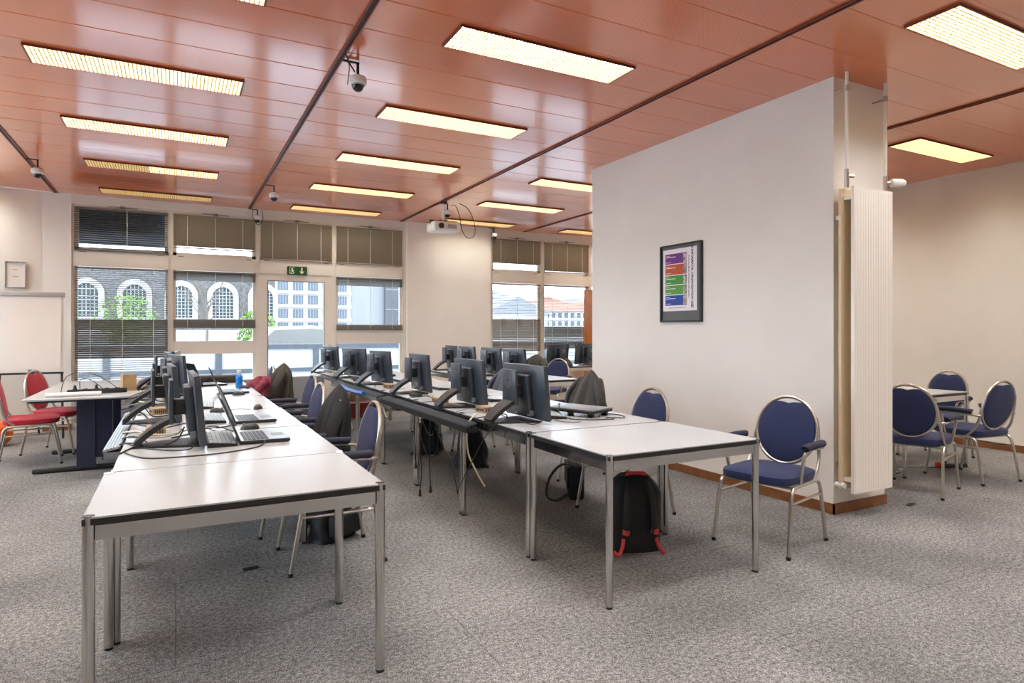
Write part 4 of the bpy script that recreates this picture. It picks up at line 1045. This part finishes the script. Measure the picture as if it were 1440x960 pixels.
# stone building with arched windows
sbd = thing('stone_building', 'grey stone building with white-rimmed arched windows across the street', 'building', (0, 35, -.02))
MB().box(-16, 4.6, .1, 4, 0, 4.9).build('wall', M['stone'], sbd)
MB().box(-16.2, 4.8, -.15, 4.2, 4.9, 5.05).build('cornice', M['archtrim'], sbd)
MB().box(-16, 4.6, -.05, .1, 0, 1.4).build('plinth', M['archtrim'], sbd)
def arch(w, z0, zs, n=12): return [(-w, z0), (w, z0)]+[(w*math.cos(PI*k/n), zs+w*math.sin(PI*k/n)) for k in range(n+1)]
for x in (-7.5, -5.58, -3.65, -1.72, .25, 2.1, 4.0):
    tr = MB(); a, b = arch(.72, 1.9, 3.1), arch(.48, 2.0, 3.08)
    tr.add([(x+u, -.04, z) for u, z in a]+[(x+u, -.04, z) for u, z in b]+[(x+u, .12, z) for u, z in a]+[(x+u, .12, z) for u, z in b],
           [(i, (i+1) % 15, 15+(i+1) % 15, 15+i) for i in range(15)]+[(i, (i+1) % 15, 30+(i+1) % 15, 30+i) for i in range(15)]+[(15+i, 15+(i+1) % 15, 45+(i+1) % 15, 45+i) for i in range(15)])
    tr = tr.build('window_surround', M['archtrim'], sbd)
    MB().prism([(x+u, z) for u, z in b], 'y', .05, .09).build('pane', M['archpane'], tr)
    g = MB()
    for k in range(-2, 3): g.box(x+k*.16-.014, x+k*.16+.014, .03, .05, 2.0, 3.08+math.sqrt(max(0, .48**2-(k*.16)**2)))
    for k in range(8): 
        zz = 2.12+.17*k; ww = .48 if zz < 3.08 else math.sqrt(max(0.01, .48**2-(zz-3.08)**2)); g.box(x-ww, x+ww, .03, .05, zz-.012, zz+.012)
    g.build('glazing_bars', M['archtrim'], tr)
# apartment block
ap = thing('apartment_building', 'white apartment block with window grid far behind the glazed door', 'building', (14, 130, -.02))
MB().box(0, 26, .3, 12, 0, 20).build('wall', M['apt'], ap)
for k in range(7): MB().box(-.2, 26.2, -.3, .3, 3.25+2.72*k, 3.45+2.72*k).build('floor_band', M['archtrim'], ap)
for k in range(7):
    for j in range(9):
        x = .7+2.85*j
        wn = MB().box(x, x+1.9, .12, .35, 1.2+2.72*k, 2.9+2.72*k).build('window', M['aptwin'], ap)
        MB().box(x+.93, x+.98, .1, .12, 1.2+2.72*k, 2.9+2.72*k).box(x+.4, x+.44, .1, .12, 1.2+2.72*k, 2.9+2.72*k).box(x+1.45, x+1.5, .1, .12, 1.2+2.72*k, 2.9+2.72*k).build('glazing_bars', M['apt'], wn)
gb = thing('grey_building', 'grey concrete tower edge outside right of the door window', 'building', (7.4, 25, -.02))
MB().box(-.55, .02, 0, 3, 0, 14).build('light_wall', M['greyb'], gb); MB().box(.02, .75, -.2, 3, 0, 14).build('dark_wall', M['greydark'], gb); MB().box(.75, .95, -.25, 3, 0, 14).build('corner_strip', M['archtrim'], gb)
for k in range(16): MB().box(.04, .73, -.215, -.2, .6+.8*k, .64+.8*k).build('joint', M['greyb'], gb)
# red roofed block and far houses
rr_ = thing('red_roofed_building', 'pale red-roofed building seen through the far right window', 'building', (84, 130, -.02), -.25)
MB().box(-9, 9, 0, 8, 0, 6.2).build('wall', M['apt'], rr_)
MB().prism([(-.6, 6.2), (8.6, 6.2), (4, 8.6)], 'x', -9.4, 9.4).build('roof', M['roofred'], rr_)
for k in range(3):
    for j in range(11): MB().box(-8.5+1.6*j, -7.6+1.6*j, -.05, .05, .6+1.95*k, 1.8+1.95*k).build('window', M['aptwin'], rr_)
def house(x, y, w, d, h, rh, roof, label, rz=0):
    t = thing('house', label, 'building', (x, y, -.02), rz, 'distant houses beyond the windows')
    MB().box(-w, w, -d, d, 0, h).build('wall', M['apt'], t)
    MB().prism([(-w-.5, h), (w+.5, h), (0, h+rh)], 'y', -d-.5, d+.5).build('roof', M[roof], t)
    MB().box(w*.3, w*.3+.7, -.4, .4, h, h+rh).build('chimney', M['greyb'], t)
    for j in (-.5, 0, .5): MB().box(j*w-.6, j*w+.6, -d-.05, -d, h*.45, h*.75).build('window', M['aptwin'], t)
house(62, 120, 7, 6, 5.0, 3.4, 'roofgrey', 'pale gabled house with grey roof, nearest through the right window')
house(72, 150, 9, 6, 6.5, 3, 'roofgrey', 'pale house farther back through the right window', .3)
house(86, 190, 10, 8, 9.0, 4, 'roofgrey', 'pale grey-roofed house on the skyline at left of the right windows', .2)
house(118, 200, 12, 8, 9.5, 4, 'roofred', 'red-roofed house on the skyline behind the red-roofed block', -.2)
house(104, 230, 10, 8, 12.5, 4, 'roofgrey', 'tall pale house on the skyline in the middle of the right windows', 0)
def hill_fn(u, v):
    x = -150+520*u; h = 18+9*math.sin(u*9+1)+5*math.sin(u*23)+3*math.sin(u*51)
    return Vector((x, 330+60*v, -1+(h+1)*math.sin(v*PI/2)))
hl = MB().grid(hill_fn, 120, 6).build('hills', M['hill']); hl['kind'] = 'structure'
# car
car = thing('car', 'white car parked beyond the low wall outside the glazed door', 'car', (3.3, 17.6, -.02))
low = [(-2.1, .25), (2.1, .25), (2.15, .6), (2.05, .82), (1.2, .92), (-1.3, .95), (-2.05, .88), (-2.15, .55)]
MB().prism(low, 'y', -.85, .85).build('body', M['carpaint'], car)
cab = [(-1.75, .92), (1.15, .9), (.45, 1.42), (-.2, 1.5), (-1.2, 1.46)]
cbm = MB(); k5 = len(cab)
cbm.add([(u, -.8+.16*(z-.9), z) for u, z in cab]+[(u, .8-.16*(z-.9), z) for u, z in cab], [tuple(range(k5)), tuple(range(k5, 2*k5))[::-1]]+[(i, (i+1) % k5, k5+(i+1) % k5, k5+i) for i in range(k5)])
cbm.build('cabin', M['carpaint'], car)
MB().prism([(-1.5, .97), (.95, .95), (.42, 1.35), (-.2, 1.42), (-1.12, 1.38)], 'y', -.815, -.74).build('side_window', M['carglass'], car)
for s in (-1, 1):
    for xx in (-1.3, 1.35):
        wm = Matrix.Translation((xx, s*.78, .32)) @ Matrix.Rotation(PI/2, 4, 'X')
        MB().lathe([(0, -.1), (.2, -.1), (.32, -.08), (.32, .08), (.2, .1), (0, .1)], 24, m=wm).build('wheel', M['tyre'], car)
def leaves(n, fn, size, seed):
    rr = random.Random(seed); m = MB()
    for _ in range(n):
        c = fn(rr); a = Vector((rr.uniform(-1, 1), rr.uniform(-1, 1), rr.uniform(-1, 1))).normalized(); b = a.orthogonal().normalized(); s = size*rr.uniform(.6, 1.3)
        m.add([c-a*s, c+b*s*.5, c+a*s, c-b*s*.5], [(0, 1, 2, 3)])
    return m
def shrub(x, y, z0, z1, w, label, seed):
    t = thing('shrub', label, 'shrub', (x, y, -.02))
    def f(rr):
        a, q, h = rr.uniform(0, 2*PI), rr.random()**.5, rr.random()
        ww = w*(.5+.5*math.sin(h*PI)); return Vector((math.cos(a)*q*ww, math.sin(a)*q*ww*.6, z0+(z1-z0)*h))
    leaves(900, f, .09, seed).build('foliage', M['leaf'], t)
    rr = random.Random(seed); m = MB()
    for k in range(7):
        a = rr.uniform(0, 6.3); m.tube([(0, 0, 0), (math.cos(a)*w*.3, math.sin(a)*w*.2, z1*.5), (math.cos(a)*w*.6, math.sin(a)*w*.4, z1*.9)], .02, 5)
    m.build('stems', M['bark'], t)
shrub(-1.9, 33, .8, 2.9, 1.3, 'yellow-green shrub before the arched windows', 3)
shrub(2.75, 26, .4, 2.1, .75, 'green bush at the corner left of the glazed door', 5)
tr_ = thing('tree', 'bare thin street tree before the stone building', 'tree', (1.12, 29, -.02))
m = MB(); m.tube(smooth([(0, 0, 0), (.03, 0, 1.5), (-.02, 0, 2.6)], 5), [.07-.003*k for k in range(11)], 8); m.build('trunk', M['bark'], tr_)
m = MB(); rr = random.Random(4)
for k in range(16):
    a = rr.uniform(0, 6.3); z = rr.uniform(1.5, 2.6); L_ = rr.uniform(.8, 1.6)
    e = Vector((math.cos(a)*L_*.7, math.sin(a)*L_*.4, L_)); m.tube(smooth([(0, 0, z), Vector((0, 0, z))+e*.5+Vector((.05, 0, .02)), Vector((0, 0, z))+e], 4), [.03-.0028*j for j in range(9)], 5)
    for q in range(2):
        b = a+rr.uniform(-1, 1); s0 = Vector((0, 0, z))+e*.6; m.tube([s0, s0+Vector((math.cos(b)*.4, math.sin(b)*.2, .45))], [.012, .004], 4)
m.build('branches', M['bark'], tr_)

# ------------------------------------------------------------------ sky, camera, view
wd = bpy.data.worlds.new('World'); SC.world = wd; wd.use_nodes = True
nt = wd.node_tree; nt.nodes.clear(); N = nt.nodes.new; Lk = nt.links.new
out = N('ShaderNodeOutputWorld'); bgn = N('ShaderNodeBackground'); tc = N('ShaderNodeTexCoord')
ns = N('ShaderNodeTexNoise'); ns.inputs['Scale'].default_value = 2.6; ns.inputs['Detail'].default_value = 6
mp = N('ShaderNodeMapping'); mp.inputs['Scale'].default_value = (1, 1, 3); Lk(tc.outputs['Generated'], mp.inputs['Vector']); Lk(mp.outputs['Vector'], ns.inputs['Vector'])
rp = N('ShaderNodeValToRGB'); rp.color_ramp.elements[0].position = .35; rp.color_ramp.elements[1].position = .65
rp.color_ramp.elements[0].color = lin((216, 227, 242)); rp.color_ramp.elements[1].color = lin((240, 246, 255))
Lk(ns.outputs['Fac'], rp.inputs['Fac']); Lk(rp.outputs['Color'], bgn.inputs['Color']); bgn.inputs['Strength'].default_value = 3.6
Lk(bgn.outputs[0], out.inputs['Surface'])

cd = bpy.data.cameras.new('Camera'); cam = bpy.data.objects.new('Camera', cd); COL.objects.link(cam)
cd.sensor_width = 36; cd.lens = 891/1440*36; cd.shift_y = -15/1440; cd.clip_end = 1000
cam.location = (0, 0, H); cam.rotation_euler = (PI/2, 0, -R(27.96))
SC.camera = cam
SC.view_settings.view_transform = 'Standard'; SC.view_settings.look = 'None'; SC.view_settings.gamma = 1
SC.view_settings.use_curve_mapping = False; SC.view_settings.exposure = 1.3
SC.cycles.use_denoising = True
SC.cycles.max_bounces = 10; SC.cycles.diffuse_bounces = 6; SC.cycles.transparent_max_bounces = 16
SC.cycles.sample_clamp_indirect = 8
